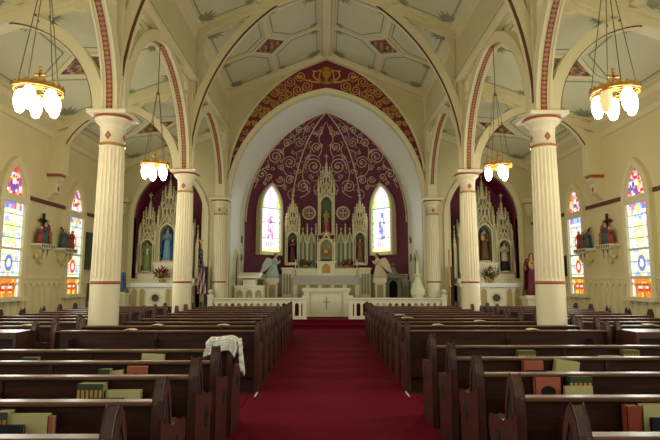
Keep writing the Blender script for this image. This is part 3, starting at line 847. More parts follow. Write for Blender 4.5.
def side_window(idx, s, y, label, sd):
    w, z0, z1, zt = .4, 1.2, 3.34, 3.4
    R, c = RC(w, .82); X = s*(XW-.05)
    fr = MB(); Ro, co = RC(w+.13, 1.0)
    ins = [(w, z0)]+[(w, zt)]+full(R, c, zt+.02, 12)+[(-w, zt)]+[(-w, z0)]
    outs = [(w+.14, z0)]+[(w+.14, zt)]+full(R+.14, c, zt+.02, 12)+[(-w-.14, zt)]+[(-w-.14, z0)]
    e = empty('window_%d' % idx, (s*XW, y, z0)); tag(e, label, 'window', kind='structure')
    def off(o): o.parent = e; o.location = (-s*XW, -y, -z0); return o
    band(fr, ins, outs, s*XW, s*(XW-.12), 'yz', o=(y, 0))
    wu, zu = .32, 3.52; Ru, cu_ = RC(wu, .66)
    band(fr, [(wu, zu)]+full(Ru, cu_, zu, 12)+[(-wu, zu)], [(w, zt)]+full(R, c, zt+.02, 12)+[(-w, zt)], s*(XW-.02), s*(XW-.09), 'yz', o=(y, 0))
    fr.box(min(s*XW, s*(XW-.11)), max(s*XW, s*(XW-.11)), y-w, y+w, z1, zu)
    off(fr.build('window_frame', M['cream']))
    off(MB().box(min(s*XW, s*(XW-.2)), max(s*XW, s*(XW-.2)), y-w-.2, y+w+.2, z0-.1, z0).build('window_sill', M['cream']))
    off(MB().box(min(s*(XW-.04), s*(XW-.09)), max(s*(XW-.04), s*(XW-.09)), y-w, y+w, 2.26, 2.31).build('meeting_rail', M['cream']))
    off(pane_mesh(low_col, w, z0, z1-z0, lambda a, z: (X, y+a, z), sd=sd).build('lower_pane', M['glass']))
    off(pane_mesh(top_col, wu, zu, .66, lambda a, z: (X, y+a, z), 20, 30, arch=lambda h: max(0, sqrt(max(0, Ru*Ru-h*h))-cu_), sd=sd).build('upper_pane', M['glass']))
    mb = MB()
    for k in range(1, 8):
        zz = z0+(z1-z0)*k/8; mb.box(min(X, X-s*.01), max(X, X-s*.01), y-w, y+w, zz-.006, zz+.006)
    off(mb.build('lead_bar', M['lead']))
    return e
k = 1
for s in (-1, 1):
    sd = 'flag side wall' if s < 0 else 'candle side wall'
    side_window(k, s, 14.55, 'narrow pointed stained glass window next to the side altar, %s' % sd, 2*k+1); k += 1
    side_window(k, s, 11.62, 'pointed stained glass window with red panel at its foot, %s, nearer the pews\' rear' % sd, 2*k); k += 1
    for y in (7.0, 3.2, -.4):
        side_window(k, s, y, 'pointed stained glass window beside the rear part of the pews, %s' % sd, 2*k); k += 1

def apse_col(u, h, H, sd, w=.4):
    au = abs(u); r = hsh(int(u*6), int(h*11), sd)
    if au > .86: return (90, 170, 160) if int(h*8) % 2 else (190, 220, 120)
    if h < .1: return (240, 235, 150)
    if h < .5: return (245, 120, 130) if (.2 < h < .38 and au < .6 and int(u*9) % 2) else (255, 245, 245)
    if h > 1.75: return (235, 200, 225) if r > .5 else (200, 215, 245)
    # robed figure
    d = au-(.34-.1*(h-.5)/1.2)
    if d < 0 and h < 1.62:
        if sd == 1: return [(205, 165, 225), (250, 240, 248), (225, 140, 185)][int(r*3)] if r > .15 else (150, 120, 190)
        return [(110, 115, 205), (160, 170, 235), (235, 235, 250)][int(r*3)]
    return (255, 250, 252) if r < .8 else [(200, 220, 245), (250, 200, 215), (220, 240, 200)][int(hsh(int(u*6), int(h*9), 3)*3)]
for s, i in ((-1, 1), (1, 2)):
    A = Vector(PL[0] if s < 0 else PL[3]); B = Vector(PL[1] if s < 0 else PL[2])
    d = (B-A).normalized(); nin = Vector((s*-1*abs(d.y), -abs(d.x)))
    mid = A+(B-A)*.48
    w = .49; z0 = 2.75; hs = 1.78; R, c = RC(w, .95); zt = z0+hs
    def P(a, z, q=0): 
        p = mid+d*a*(1)+nin*q; return (p.x, p.y, z)
    e = empty('window_%d' % (20+i), (mid.x, mid.y, z0)); tag(e, 'bright pointed apse window with %s figure, set in burgundy wall' % ('a pink and violet' if s < 0 else 'a blue robed'), 'window', kind='structure')
    def off(o): o.parent = e; o.location = (-mid.x, -mid.y, -z0); return o
    ins = [(w, z0)]+full(R, c, zt, 12)+[(-w, z0)]; outs = [(w+.1, z0-.14)]+full(R+.1, c, zt, 12)+[(-w-.1, z0-.14)]
    mb = MB(); n = len(ins)
    q0, q1 = .12, .3
    vs = [P(a, z, q0) for a, z in ins]+[P(a, z, q1) for a, z in ins]+[P(a, z, q1) for a, z in outs]+[P(a, z, -.1) for a, z in outs]
    fs = []
    for k in range(n):
        k2 = (k+1) % n
        for r in range(3): fs.append((r*n+k, r*n+k2, (r+1)*n+k2, (r+1)*n+k))
    mb.add(vs, fs); off(mb.build('window_frame', M['cream']))
    off(pane_mesh(apse_col, w, z0, hs, lambda a, z: P(a, z, .2), 18, 40, sd=i).build('lower_pane', M['glass2']))
    off(pane_mesh(lambda u, h, H, sd, w: apse_col(u*1.2, 1.8, H, sd, w), w, zt, .97, lambda a, z: P(a, z, .2), 18, 24, arch=lambda h: max(0, sqrt(max(0, R*R-h*h))-c), sd=i).build('upper_pane', M['glass2']))
    mb = MB()
    for zz in (z0+.55, z0+1.2, zt):
        mb.tube([P(-w, zz, .22), P(w, zz, .22)], .011, 4)
    off(mb.build('lead_bar', M['lead']))

# ------------------------------------------------------------------ pews
def make_pew(L, closed=False):
    e = empty('pew', (0, 0, 0))
    mb = MB().prism([(.02, .84), (.05, .84), (.1, .2), (.07, .2)], 0, L, 'yz'); mb.build('backrest', M['pew'], e)
    mb = MB().box(0, L, -.025, .06, .83, .858); mb.build('top_rail', M['pewtop'], e, bevel=.008)
    mb = MB().box(.0, L, .08, .5, .42, .45).box(.02, L-.02, .42, .45, .3, .42); mb.build('seat', M['pew'], e)
    mb = MB().box(.02, L-.02, .42, .47, .08, .12).box(.02, L-.02, .2, .24, 0, .4).box(L/2-.02, L/2+.02, .01, .03, .2, .84); mb.build('support', M['pew'], e)
    if not closed:
        mb = MB().box(.25, L-.25, -.13, .06, .54, .555).box(.25, L-.25, -.135, -.125, .54, .63)
        for x in (.25, L/2, L-.265): mb.box(x, x+.015, -.13, .04, .54, .74)
        mb.build('book_rack', M['pew'], e)
    else:
        mb = MB().box(0, L, -.4, .05, .845, .875).box(0, L, -.4, .05, .5, .52).box(0, .04, -.4, .05, 0, .85).box(L-.04, L, -.4, .05, 0, .85).box(0, L, -.02, .02, 0, .85).box(0, L, -.4, -.37, 0, .5).box(0, L, -.4, -.37, .79, .85)
        mb.build('hymnal_shelf', M['pewend'], e)
    prof = [(-.03, 0), (-.03, .76), (-.022, .86), (.0, .93), (.04, .985), (.075, .94), (.105, .87), (.125, .78), (.14, .7), (.19, .66), (.4, .655), (.47, .64), (.5, .6), (.49, .52), (.45, .46), (.46, .1), (.52, .06), (.52, 0)]
    inn = [(y*.0+.235+(y-.235)*.78, .05+z*.915) for y, z in prof]
    for x, sg in ((0, -1), (L, 1)):
        mb = MB().prism(prof, x-.03, x+.03, 'yz')
        o = mb.build('pew_end', M['pewend'], e, bevel=.008)
        # raised edge moulding and the pierced four-lobed ornament in the arm
        mb = MB(); xa, xb = x+sg*.03, x+sg*.04
        pr2 = prof[1:9]; inr = [(y+(.035 if y < .05 else -.03), z-(.035 if z > .8 else 0)) for y, z in pr2]
        band(mb, inr, pr2, xa, xb, 'yz'); mb.build('edge_moulding', M['pewend'], o)
        mb = MB()
        for cy, cz in ((.27, .5), (.35, .5), (.31, .55), (.31, .45), (.31, .5)):
            mb.prism([(cy+.035*cos(a), cz+.035*sin(a)) for a in [2*pi*k/10 for k in range(10)]], xa, x+sg*.034, 'yz')
        mb.build('pierced_ornament', M['dark'], o); mb = MB(); mb.prism([(.03, .72), (.075, .72), (.075, .83), (.055, .87), (.03, .83)], xa, x+sg*.034, 'yz')
        mb.build('pierced_slot', M['dark'], o)
    return e
ORDS = ['first', 'second', 'third', 'fourth', 'fifth', 'sixth', 'seventh', 'eighth', 'ninth', 'tenth', 'eleventh']
LN = 2.72
def proto_set(L, closed=False):
    return {'o': make_pew(L, closed), 'used': False}
def put(pr, x, y, label, group):
    if pr['used']: o = copy_tree(pr['o'], loc=(x, y, 0))
    else: o = pr['o']; o.location = (x, y, 0); pr['used'] = True
    tag(o, label, 'pew', group); return o
pA = proto_set(2.85); pB = proto_set(2.5); pC = proto_set(2.35)
pD = proto_set(2.5, True)
XLa, XRa = -1.0, 1.135
rearL = [5.35, 4.6, 3.9, 3.1, 2.4]; rearR = [5.65, 4.8, 3.99, 3.19, 2.41]
for s in (-1, 1):
    sd = 'flag side' if s < 0 else 'candle side'
    for i, y in enumerate(rearL if s < 0 else rearR):
        put(pA, XLa-2.85 if s < 0 else XRa, y, 'dark wooden pew behind the cross aisle, %s, %s row back' % (sd, ORDS[i]), 'rear block of pews')
    for i in range(10):
        y = 14.5-.789*i; 
        lab = 'dark wooden pew of the front nave block, %s, %s from the altar rail' % (sd, ORDS[i])
        if i >= 8: put(pA, XLa-2.85 if s < 0 else XRa, y, lab, 'front block of nave pews')
        else: put(pB, XLa-2.5 if s < 0 else XRa, y, lab, 'front block of nave pews')
    for i in range(9):
        y = 14.5-.789*i
        lab = 'dark wooden pew along the aisle wall, %s, %s from the side altar' % (sd, ORDS[i])
        put(pC, -6.62 if s < 0 else 6.62-2.35, y, lab, 'pews along the aisle walls')
    put(pD, -6.62 if s < 0 else 6.62-2.5, 7.35, 'rearmost aisle-wall pew with an enclosed hymnal shelf, %s' % sd, 'shelf-backed pews')

# ------------------------------------------------------------------ books in the racks
def book(px0, px1, row_y, h, col, label, thick=.05, tilt=0, page=None, lean=0, lie=False, hole=False):
    """a book standing (or lying) in the rack on the back of the pew at row_y"""
    y = (row_y if px0 > 330 else {3.22: 3.1, 4.03: 3.9, 4.83: 4.6, 5.63: 5.35}[row_y])-.065
    zc = .556
    def xat(p):
        d = ray(p, 380); return CP.x+d.x/d.y*(y-CP.y)
    x0, x1 = xat(px0), xat(px1); w = x1-x0; e = empty('hymnal' if h > .16 else 'missal', ((x0+x1)/2, y, zc)); e.rotation_euler = (radians(lean), radians(tilt), 0)
    tag(e, label, 'book', 'hymn books and missals in the pew racks')
    t = thick/2
    z1 = h; W = w/2
    MB().box(-W, W, -t, -t+.004, 0, z1).box(-W, W, t-.004, t, 0, z1).box(-W, -W+.004, -t, t, 0, z1).build('cover', cm('book_%d_%d_%d' % col, col), e)
    if col in (G1, G2):
        mb = MB(); nn_ = max(3, int(w/.03))
        for k in range(nn_): mb.box(-W+w*(k+.15)/nn_, -W+w*(k+.75)/nn_, -t-.0015, -t, z1*(.35 if k % 2 else .45), z1*.84)
        mb.box(-W+.003, W-.003, -t-.0015, -t, z1*.28, z1*.33); mb.build('gold_pattern', M['goldpaint'], e)
    MB().box(-W+.004, W-.004, -t+.004, t-.004, .004, z1-.004).build('pages', cm('book_pages', page or (222, 212, 170)), e)
    if hole:
        MB().prism([(.05*cos(a)*1.1, z1*.62+.045*sin(a)) for a in [2*pi*k/14 for k in range(14)]], -t-.001, -t-.004).build('dark_emblem', M['dark'], e)
    return e
G1, G2, R1, R2, Y1, B1 = (54, 70, 40), (96, 98, 52), (150, 62, 44), (176, 92, 70), (196, 186, 130), (26, 26, 34)
r2, r3, r4, r5 = 3.22, 4.03, 4.83, 5.63
book(0, 14, r2, .265, G1, 'green-edged thick book at the outer end of the rack behind a large yellow missal', .08, page=(170, 160, 120))
book(8, 52, r2, .245, Y1, 'large yellow missal in the second rack from the rear, flag side')
b = book(-4, 33, r2+.0, .2, B1, 'dark blue book leaning before the large yellow missal', .02); b.location.y -= .055; b.location.z = .557
book(52, 57, r2, .235, R2, 'thin pinkish booklet at the edge of the large yellow missal', .04)
book(80, 106, r3, .265, G1, 'thick green and gold hymn book alone above its neighbours in the third rack, flag side', .09, page=(190, 120, 60))
book(107, 142, r3, .215, Y1, 'cream missal beside the thick green and gold hymn book', .04)
b = book(94, 128, r3, .17, B1, 'thin black booklet in front of the cream missal, flag side', .02); b.location.y -= .06; b.location.z = .557
book(0, 9, r4, .19, Y1, 'small cream booklet near the outer wall in the fourth rack, flag side')
book(10, 22, r4, .18, R2, 'small pink booklet beside the cream one near the outer wall')
book(99, 111, r4, .25, G1, 'green hymn book next to a slanting cream booklet', .08)
book(112, 126, r4, .235, Y1, 'cream booklet slanting between green and red books', .03, tilt=-6)
book(127, 147, r4, .27, R2, 'red book with a dark round emblem on its cover, flag side', .05, hole=True)
book(21, 38, r5, .24, G1, 'dark green hymn book in the rack just behind the cross aisle, flag side', .07)
book(42, 68, r5, .205, R2, 'flat pinkish booklet beside a dark green hymn book', .03)
book(129, 140, r5, .19, Y1, 'short cream booklet left of a taller pale one', .03)['label'] = 'short cream booklet beside a taller pale one behind the cross aisle'
book(140, 163, r5, .27, Y1, 'tall pale booklet in the rack just behind the cross aisle, flag side', .03, tilt=2)
book(622, 636, r2, .26, R1, 'red hymn book with dark pages beside a large cream missal, candle side', .06)
book(638, 664, r2, .265, Y1, 'large cream missal in the second rack from the rear, candle side', .05)
b = book(642, 664, r2, .2, B1, 'black booklet in front of the large cream missal', .02); b.location.y -= .055; b.location.z = .557
book(534, 559, r3, .28, R2, 'red book with a dark round emblem in the third rack, candle side', .05, hole=True)
book(567, 590, r3, .285, G1, 'green hymn book standing behind a cream booklet, candle side', .07)
b = book(560, 588, r3, .22, Y1, 'cream booklet in front of the green hymn book, candle side', .02); b.location.y -= .055; b.location.z = .557
book(523, 543, r4, .28, R2, 'pink-covered book over a black one in the fourth rack, candle side', .05)
b = book(525, 543, r4, .2, B1, 'black booklet below the pink-covered book', .02); b.location.y -= .05; b.location.z = .557
book(551, 575, r4, .285, Y1, 'cream and red booklet leaning over to one side, candle side', .05, tilt=9)
b = book(545, 560, r4, .19, Y1, 'small tan booklet beside the leaning cream one', .02); b.location.y -= .05; b.location.z = .557
book(518, 536, r5, .265, G2, 'green patterned hymn book in the rack behind the cross aisle, candle side', .07)
book(493, 517, r5, .2, R2, 'thin pink booklet beside a green patterned hymn book', .03)
book(623, 640, r5, .27, G2, 'green patterned hymn book near the outer end of its rack, candle side', .07)
book(600, 621, r5, .21, Y1, 'pale booklet next to the outermost green hymn book', .03)
# loose sheets on the rails of the front block
def sheet(u, v, y, wd, label, col=(210, 200, 150)):
    p = atY(u, v, y)
    mb = MB(); N = 6
    for i in range(N):
        a0, a1 = -wd/2+wd*i/N, -wd/2+wd*(i+1)/N
        z0, z1 = .012*sin(pi*i/N), .012*sin(pi*(i+1)/N)
        mb.add([(a0, -.06, z0), (a1, -.06, z1), (a1, .07, z1+.004), (a0, .07, z0+.004), (a0, -.06, z0-.006), (a1, -.06, z1-.006), (a1, .07, z1-.002), (a0, .07, z0-.002)], [(0, 1, 2, 3), (7, 6, 5, 4), (0, 4, 5, 1), (2, 6, 7, 3)])
    o = mb.build('missalette', cm('sheet', col), None, (p.x, y+.01, .866)); tag(o, label, 'booklet', 'booklets lying on pew tops')
FR = [14.5-.789*i for i in range(10)]
sheet(407, 312.5, FR[6], .22, 'open booklet on a pew top in the front block, candle side near the centre aisle')
sheet(400, 310.5, FR[5], .2, 'booklet on the pew top just ahead of the open one')
sheet(438, 324, FR[8], .16, 'booklet on the last but one pew of the front block, candle side')
sheet(480, 316, FR[7], .18, 'booklet on a pew top ahead of the tall column, candle side')
sheet(533, 329, FR[9], .16, 'pale booklet on the rearmost front-block pew near the tall column')
sheet(130, 331, FR[9], .16, 'pale booklet on the rearmost front-block pew, flag side')
sheet(157, 325, FR[8], .16, 'pale booklet on the last but one front-block pew, flag side')
sheet(223, 325, FR[8], .18, 'pale booklet on a pew top near the centre aisle, flag side')
sheet(650, 322, FR[8], .2, 'pale booklet on an aisle-wall pew under the window, candle side')
sheet(27, 326, FR[8], .2, 'pale booklet on an aisle-wall pew under the window, flag side')

# white cloth over the end of the pew just behind the cross aisle
mb = MB(); YR = 5.38; rings = []
prof_x = [(-1.24, .3, .01), (-1.2, .9, 0), (-1.15, 1, 0), (-1.08, 1, 0), (-1.0, 1, 0), (-.955, 1, 0), (-.925, .8, .05)]
def clop(i, j, n=16):
    x, f, d = prof_x[i]; t = j/n*2-1
    zt = .995-.012*abs(x+1.0)/.2-(1-f)*.05-d*.4+.006*sin(i*2.1)
    if abs(t) < .34: return (x, YR+.0+t*.27, zt-.02*abs(t))
    q = (abs(t)-.34)/.66; s_ = 1 if t > 0 else -1
    return (x+.012*sin(q*5+i), YR+s_*(.092+.03*q+.012*sin(i*1.9+q*3)), zt-.01-q*(.14+.02*sin(i*1.4)))
P = [[clop(i, j) for j in range(17)] for i in range(len(prof_x))]
for i in range(len(prof_x)-1):
    for j in range(16): mb.face([P[i][j], P[i+1][j], P[i+1][j+1], P[i][j+1]])
cl = mb.build('white_cloth', M['cloth'], smooth=True); tag(cl, 'white cloth draped over a pew end at the centre aisle', 'cloth')
so = cl.modifiers.new('s', 'SOLIDIFY'); so.thickness = .012
mb = MB(); n = 10; rows = [(.96, .10), (.88, .115), (.8, .11), (.74, .1), (.68, .08)]
G = []
for q, (z, hw) in enumerate(rows):
    G.append([(-.918+.012*sin(k*1.7+q)+.01*q, YR-hw+2*hw*k/n, z-(.04*(k % 2) if q == 4 else 0)-(.07*k/n if q > 2 else 0)) for k in range(n+1)])
for i in range(len(G)-1):
    for k in range(n): mb.face([G[i][k], G[i][k+1], G[i+1][k+1], G[i+1][k]])
o = mb.build('hanging_fringe', M['cloth'], cl, smooth=True); so = o.modifiers.new('s', 'SOLIDIFY'); so.thickness = .01

# ------------------------------------------------------------------ chandeliers
def chandelier(x, y, z, n, dim, label, top=6.72, rot=0, lit=None):
    e = empty('chandelier', (x, y, z)); tag(e, label, 'chandelier', 'hanging lamps under the arcade arches')
    R = .285
    mb = MB(); mb.tube([(R*cos(2*pi*k/28), R*sin(2*pi*k/28), 0) for k in range(29)], .016, 6); mb.tube([(R*.93*cos(2*pi*k/28), R*.93*sin(2*pi*k/28), .035) for k in range(29)], .01, 5)
    mb.tube([(R*cos(2*pi*k/28), R*sin(2*pi*k/28), -.03) for k in range(29)], .01, 5)
    for k in range(6):
        a = 2*pi*k/6; mb.tube([(0, 0, .03), (.12*cos(a+.5), .12*sin(a+.5), .02), (R*cos(a), R*sin(a), 0)], .009, 5)
    mb.build('brass_ring', M['brass'], e, smooth=True)
    mb = MB(); rg = lambda q, z, am: [(q*R*cos(2*pi*k/36), q*R*sin(2*pi*k/36), z+am*(k % 2)) for k in range(36)]
    mb.loft([rg(1.0, .0, 0), rg(1.03, .02, .055), rg(.99, .018, .05), rg(.98, 0, 0)], cap=False)
    mb.build('crown_fringe', M['gold'], e)
    mb = MB().box(-.012, .012, -.012, .012, .03, .3).box(-.06, .06, -.012, .012, .2, .225).lathe([(.02, .03), (.05, .06), (.02, .1)], seg=8).ell((0, 0, .3), (.022, .022, .022)).ell((.06, 0, .212), (.02, .02, .02)).ell((-.06, 0, .212), (.02, .02, .02))
    mb.build('centre_cross', M['gold'], e)
    hz = 5.6-z
    for k in range(4):
        a = rot+pi/4+pi/2*k; mb = MB().tube([(R*.96*cos(a), R*.96*sin(a), .02), (.03*cos(a), .03*sin(a), hz)], .006, 5)
        mb.ell((R*.96*cos(a)*.42, R*.96*sin(a)*.42, .02+(hz-.02)*.58), (.014, .014, .022), 6, 4); mb.build('hanging_rod', M['rod'], e)
    MB().tube([(0, 0, hz), (0, 0, top-z)], .01, 6).lathe([(.01, 0), (.04, .03), (.02, .07)], 0, 0, hz-.03, 8).lathe([(.01, 0), (.05, .04), (.05, .06)], 0, 0, top-z-.05, 8).build('stem', M['rod'], e)
    for k in range(n):
        a = rot+2*pi*(k+.5)/n; cx, cy = R*.62*cos(a)*1.15, R*.62*sin(a)*1.15
        g = MB().lathe([(.015, -.31), (.04, -.295), (.065, -.23), (.076, -.15), (.07, -.08), (.048, -.03), (.03, -.01)], cx, cy, 0, 14)
        isdim = k in dim
        gl = g.build('lamp_shade', M['lampdim'] if isdim else M['lamp'], e, smooth=True)
        MB().lathe([(.035, -.02), (.035, .01), (.015, .03)], cx, cy, 0, 8).build('lamp_fitting', M['brass'], gl)
    return e
chandelier(-XC, 6.32, 3.96, 5, (), 'lit brass ring chandelier with bright shades over the rear pews, flag side', rot=.3)
chandelier(XC, 6.32, 3.96, 5, (2,), 'brass ring chandelier with one unlit shade, candle side', rot=.55)
chandelier(-XC, 10.8, 4.02, 5, (), 'lit chandelier hanging in front of the blue-robed statue\'s altar', rot=.2)
chandelier(XC, 10.8, 4.02, 3, (), 'chandelier with two shining shades before the other side altar', rot=pi/2+.0)
chandelier(-XC, 1.5, 3.98, 5, (), 'chandelier over the rearmost pews, flag side')
chandelier(XC, 1.5, 3.98, 5, (), 'chandelier over the rearmost pews, candle side')
def point(x, y, z, W, col, r=.2):
    l = bpy.data.lights.new('lamp_light', 'POINT'); l.energy = W; l.color = col; l.shadow_soft_size = r
    o = bpy.data.objects.new('lamp_light', l); C.objects.link(o); o.location = (x, y, z)
def area(x, y, z, rot, sx, sy, W, col):
    l = bpy.data.lights.new('window_daylight', 'AREA'); l.shape = 'RECTANGLE'; l.size = sx; l.size_y = sy; l.energy = W; l.color = col
    o = bpy.data.objects.new('window_daylight', l); C.objects.link(o); o.location = (x, y, z); o.rotation_euler = rot
WARM = (1, .88, .66); DAY = (.96, 1, .9)
for s in (-1, 1):
    for y in (1.5, 6.32, 10.8):
        point(s*XC, y, 3.55, 70, WARM, .18)
    for y in (14.55, 11.62, 7.0, 3.2, -.4):
        area(s*(XW-.3), y, 2.7, (0, s*pi/2, 0), 2.8, .8, 70, DAY)
    mid = Vector((s*2.2, 20.9))
    area(s*2.25, 20.75, 3.8, (radians(90), 0, s*radians(-45)+pi if False else (radians(180)+s*radians(-45))), .9, 2.4, 26, (.92, .97, 1))

# ------------------------------------------------------------------ gothic furniture helpers (all in local coordinates of the parent)
def cross(mb, x, y, z, h, t=.02):
    mb.box(x-t, x+t, y-t, y+t, z, z+h); mb.box(x-h*.33, x+h*.33, y-t, y+t, z+h*.55, z+h*.55+2*t)
    for a, b in ((x-h*.33, z+h*.55+t), (x+h*.33, z+h*.55+t), (x, z+h)): mb.ell((a, y, b), (t*1.6, t*1.6, t*1.6), 6, 4)
def spire(mb, x, y, z, w, h, crock=5, fin=True):
    """square spire with crockets and a finial"""
    mb.lathe([(w*.72, 0), (w*.6, h*.06), (.012, h*.9), (.012, h)], x, y, z, 4, rot=.5)
    for k in range(crock):
        t = .1+.75*k/crock; r = w*.6*(1-t)+.015
        for q in range(4):
            a = pi/4+pi/2*q; mb.ell((x+r*cos(a)*1.1, y+r*sin(a)*1.1, z+h*t), (.022, .022, .018), 5, 3)
    if fin:
        mb.ell((x, y, z+h*.92), (.035, .035, .02), 6, 4); mb.ell((x, y, z+h), (.02, .02, .03), 6, 4)
def gable(mb, x, y, z, w, h, t=.03, d=.05):
    """open pointed gable with crockets over an arch"""
    mb.prism([(x-w, z), (x-w+t*1.3, z), (x, z+h-t*2), (x+w-t*1.3, z), (x+w, z), (x, z+h)], y-d, y)
    for k in range(1, 4):
        for s in (-1, 1): mb.ell((x+s*w*(1-k/4), y-d/2, z+h*k/4+.015), (.02, .02, .02), 5, 3)
    mb.ell((x, y-d/2, z+h+.03), (.022, .022, .04), 5, 4)
def lancet_frame(mb, x, y, z, w, h, t=.025, d=.04):
    R, c = RC(w, w*1.3); i_ = [(w, z)]+full(R, c, z+h-w*1.3, 8)+[(-w, z)]; o_ = [(w+t, z)]+full(R+t, c, z+h-w*1.3, 8)+[(-w-t, z)]
    band(mb, [(a, b) for a, b in i_], [(a, b) for a, b in o_], y-d, y, o=(x, 0))
def lancet_fill(mb, x, y, z, w, h):
    R, c = RC(w, w*1.3); mb.face([(x+a, y, b) for a, b in [(w, z)]+full(R, c, z+h-w*1.3, 8)+[(-w, z)]])
def pinnacle(mb, x, y, z0, z1, w, sh):
    mb.box(x-w, x+w, y-w, y+w, z0, z1); mb.box(x-w*1.3, x+w*1.3, y-w*1.3, y+w*1.3, z1-.02, z1+.02); spire(mb, x, y, z1+.02, w*1.4, sh, 3)
def tower(par, x, y, z0, zn, zb, zt, w, statue=None, bg='niche', nm='tower'):
    """canopied niche z0..zn, belfry zn..zb, spire to zt"""
    mb = MB()
    for sx in (-1, 1):
        mb.box(x+sx*w-.035, x+sx*w+.035, y-.16, y+.2, z0, zn+.12)
        pinnacle(mb, x+sx*w*1.02, y-.1, zn+.1, zn+.3, .04, (zb-zn)*.45)
        pinnacle(mb, x+sx*w*.72, y-.05, zb-.12, zb+.02, .03, (zt-zb)*.36)
        pinnacle(mb, x+sx*w*1.02, y+.1, zn+.1, zn+.5, .035, (zb-zn)*.4)
    mb.box(x-w, x+w, y+.18, y+.22, z0, zn+.2)
    mb.box(x-w*1.08, x+w*1.08, y-.18, y+.2, z0-.06, z0)
    lancet_frame(mb, x, y-.1, z0, w*.72, zn-z0, .07, .06)
    gable(mb, x, y-.12, zn-.12, w*1.0, (zn-z0)*.28+.12, .04, .06)
    mb.box(x-w*.74, x+w*.74, y-.05, y+.2, zn+.05, zb-.14)
    # belfry openings, string courses
    mb.box(x-w*.84, x+w*.84, y-.08, y+.2, zb-.16, zb-.1)
    for k in (-1, 0, 1): gable(mb, x+k*w*.5, y-.06, zb-.14, w*.27, (zt-zb)*.22, .025, .04)
    for sx in (-1, 1): gable(mb, x+sx*w*.45, y-.09, zn+.06, w*.4, (zb-zn)*.45, .03, .05)
    mb.box(x-w*.45, x+w*.45, y-.02, y+.16, zb-.12, zb+(zt-zb)*.22)
    mb.box(x-w*.52, x+w*.52, y-.04, y+.18, zb+(zt-zb)*.2, zb+(zt-zb)*.24)
    for sx in (-1, 1): pinnacle(mb, x+sx*w*.45, y-.01, zb+(zt-zb)*.22, zb+(zt-zb)*.3, .022, (zt-zb)*.22)
    spire(mb, x, y+.07, zb+(zt-zb)*.24, w*.5, (zt-zb)*.62, 6, False); cross(mb, x, y+.07, zt-(zt-zb)*.16, (zt-zb)*.16, .014)
    t = mb.build(nm, M['marbled'], par)
    mb = MB(); lancet_fill(mb, x, y+.16, z0, w*.8, zn-z0)
    mb.build('niche_back', M[bg], t)
    for k in (-.4, 0, .4):
        mb = MB(); lancet_fill(mb, x+k*w, y-.055, zb-(zb-zn)*.5, w*.12, (zb-zn)*.42-.1); mb.build('belfry_opening', M['niche'] if bg != 'niche' else M['nichedark'], t)
    for k in (-.2, .2):
        mb = MB(); lancet_fill(mb, x+k*w, y-.025, zb-.02, w*.1, (zt-zb)*.2); mb.build('lantern_opening', M['niche'] if bg != 'niche' else M['nichedark'], t)
    mb = MB()
    for z in (z0-.03, zn+.06, zb-.13): mb.box(x-w*1.09, x+w*1.09, y-.19 if z < zn else y-.1, y-.17 if z < zn else y-.08, z-.008, z+.008)
    mb.build('gilt_line', M['gold'], t)
    return t
def lancet_screen(par, x0, x1, y, z0, z1, n):
    """a panelled screen of n narrow lancets under gables"""
    mb = MB(); w = (x1-x0)/n; bk = MB().box(x0, x1, y, y+.12, z0, z1-.1)
    fl = MB()
    for k in range(n):
        cx = x0+w*(k+.5)
        for s in (-1, 1):
            lancet_frame(mb, cx+s*w*.24, y, z0+.08, w*.15, (z1-z0)*.68, .018, .03); lancet_fill(fl, cx+s*w*.24, y-.004, z0+.08, w*.15, (z1-z0)*.68)
        gable(mb, cx, y-.01, z1-.48, w*.48, .52, .04, .06)
        mb.box(cx-w*.5-.015, cx-w*.5+.015, y-.05, y, z0, z1-.05)
    for k in range(n+1): pinnacle(mb, x0+w*k, y-.02, z1-.12, z1, .022, .3)
    for k in range(n): cross(mb, x0+w*(k+.5), y-.02, z1+.05, .12, .009)
    s_ = mb.build('lancet_screen', M['marbled'], par); fl.build('lancet_recess', M['niche'], s_); bk.build('screen_back', cm('screen_tone', (166, 164, 126)), s_)
    return s_

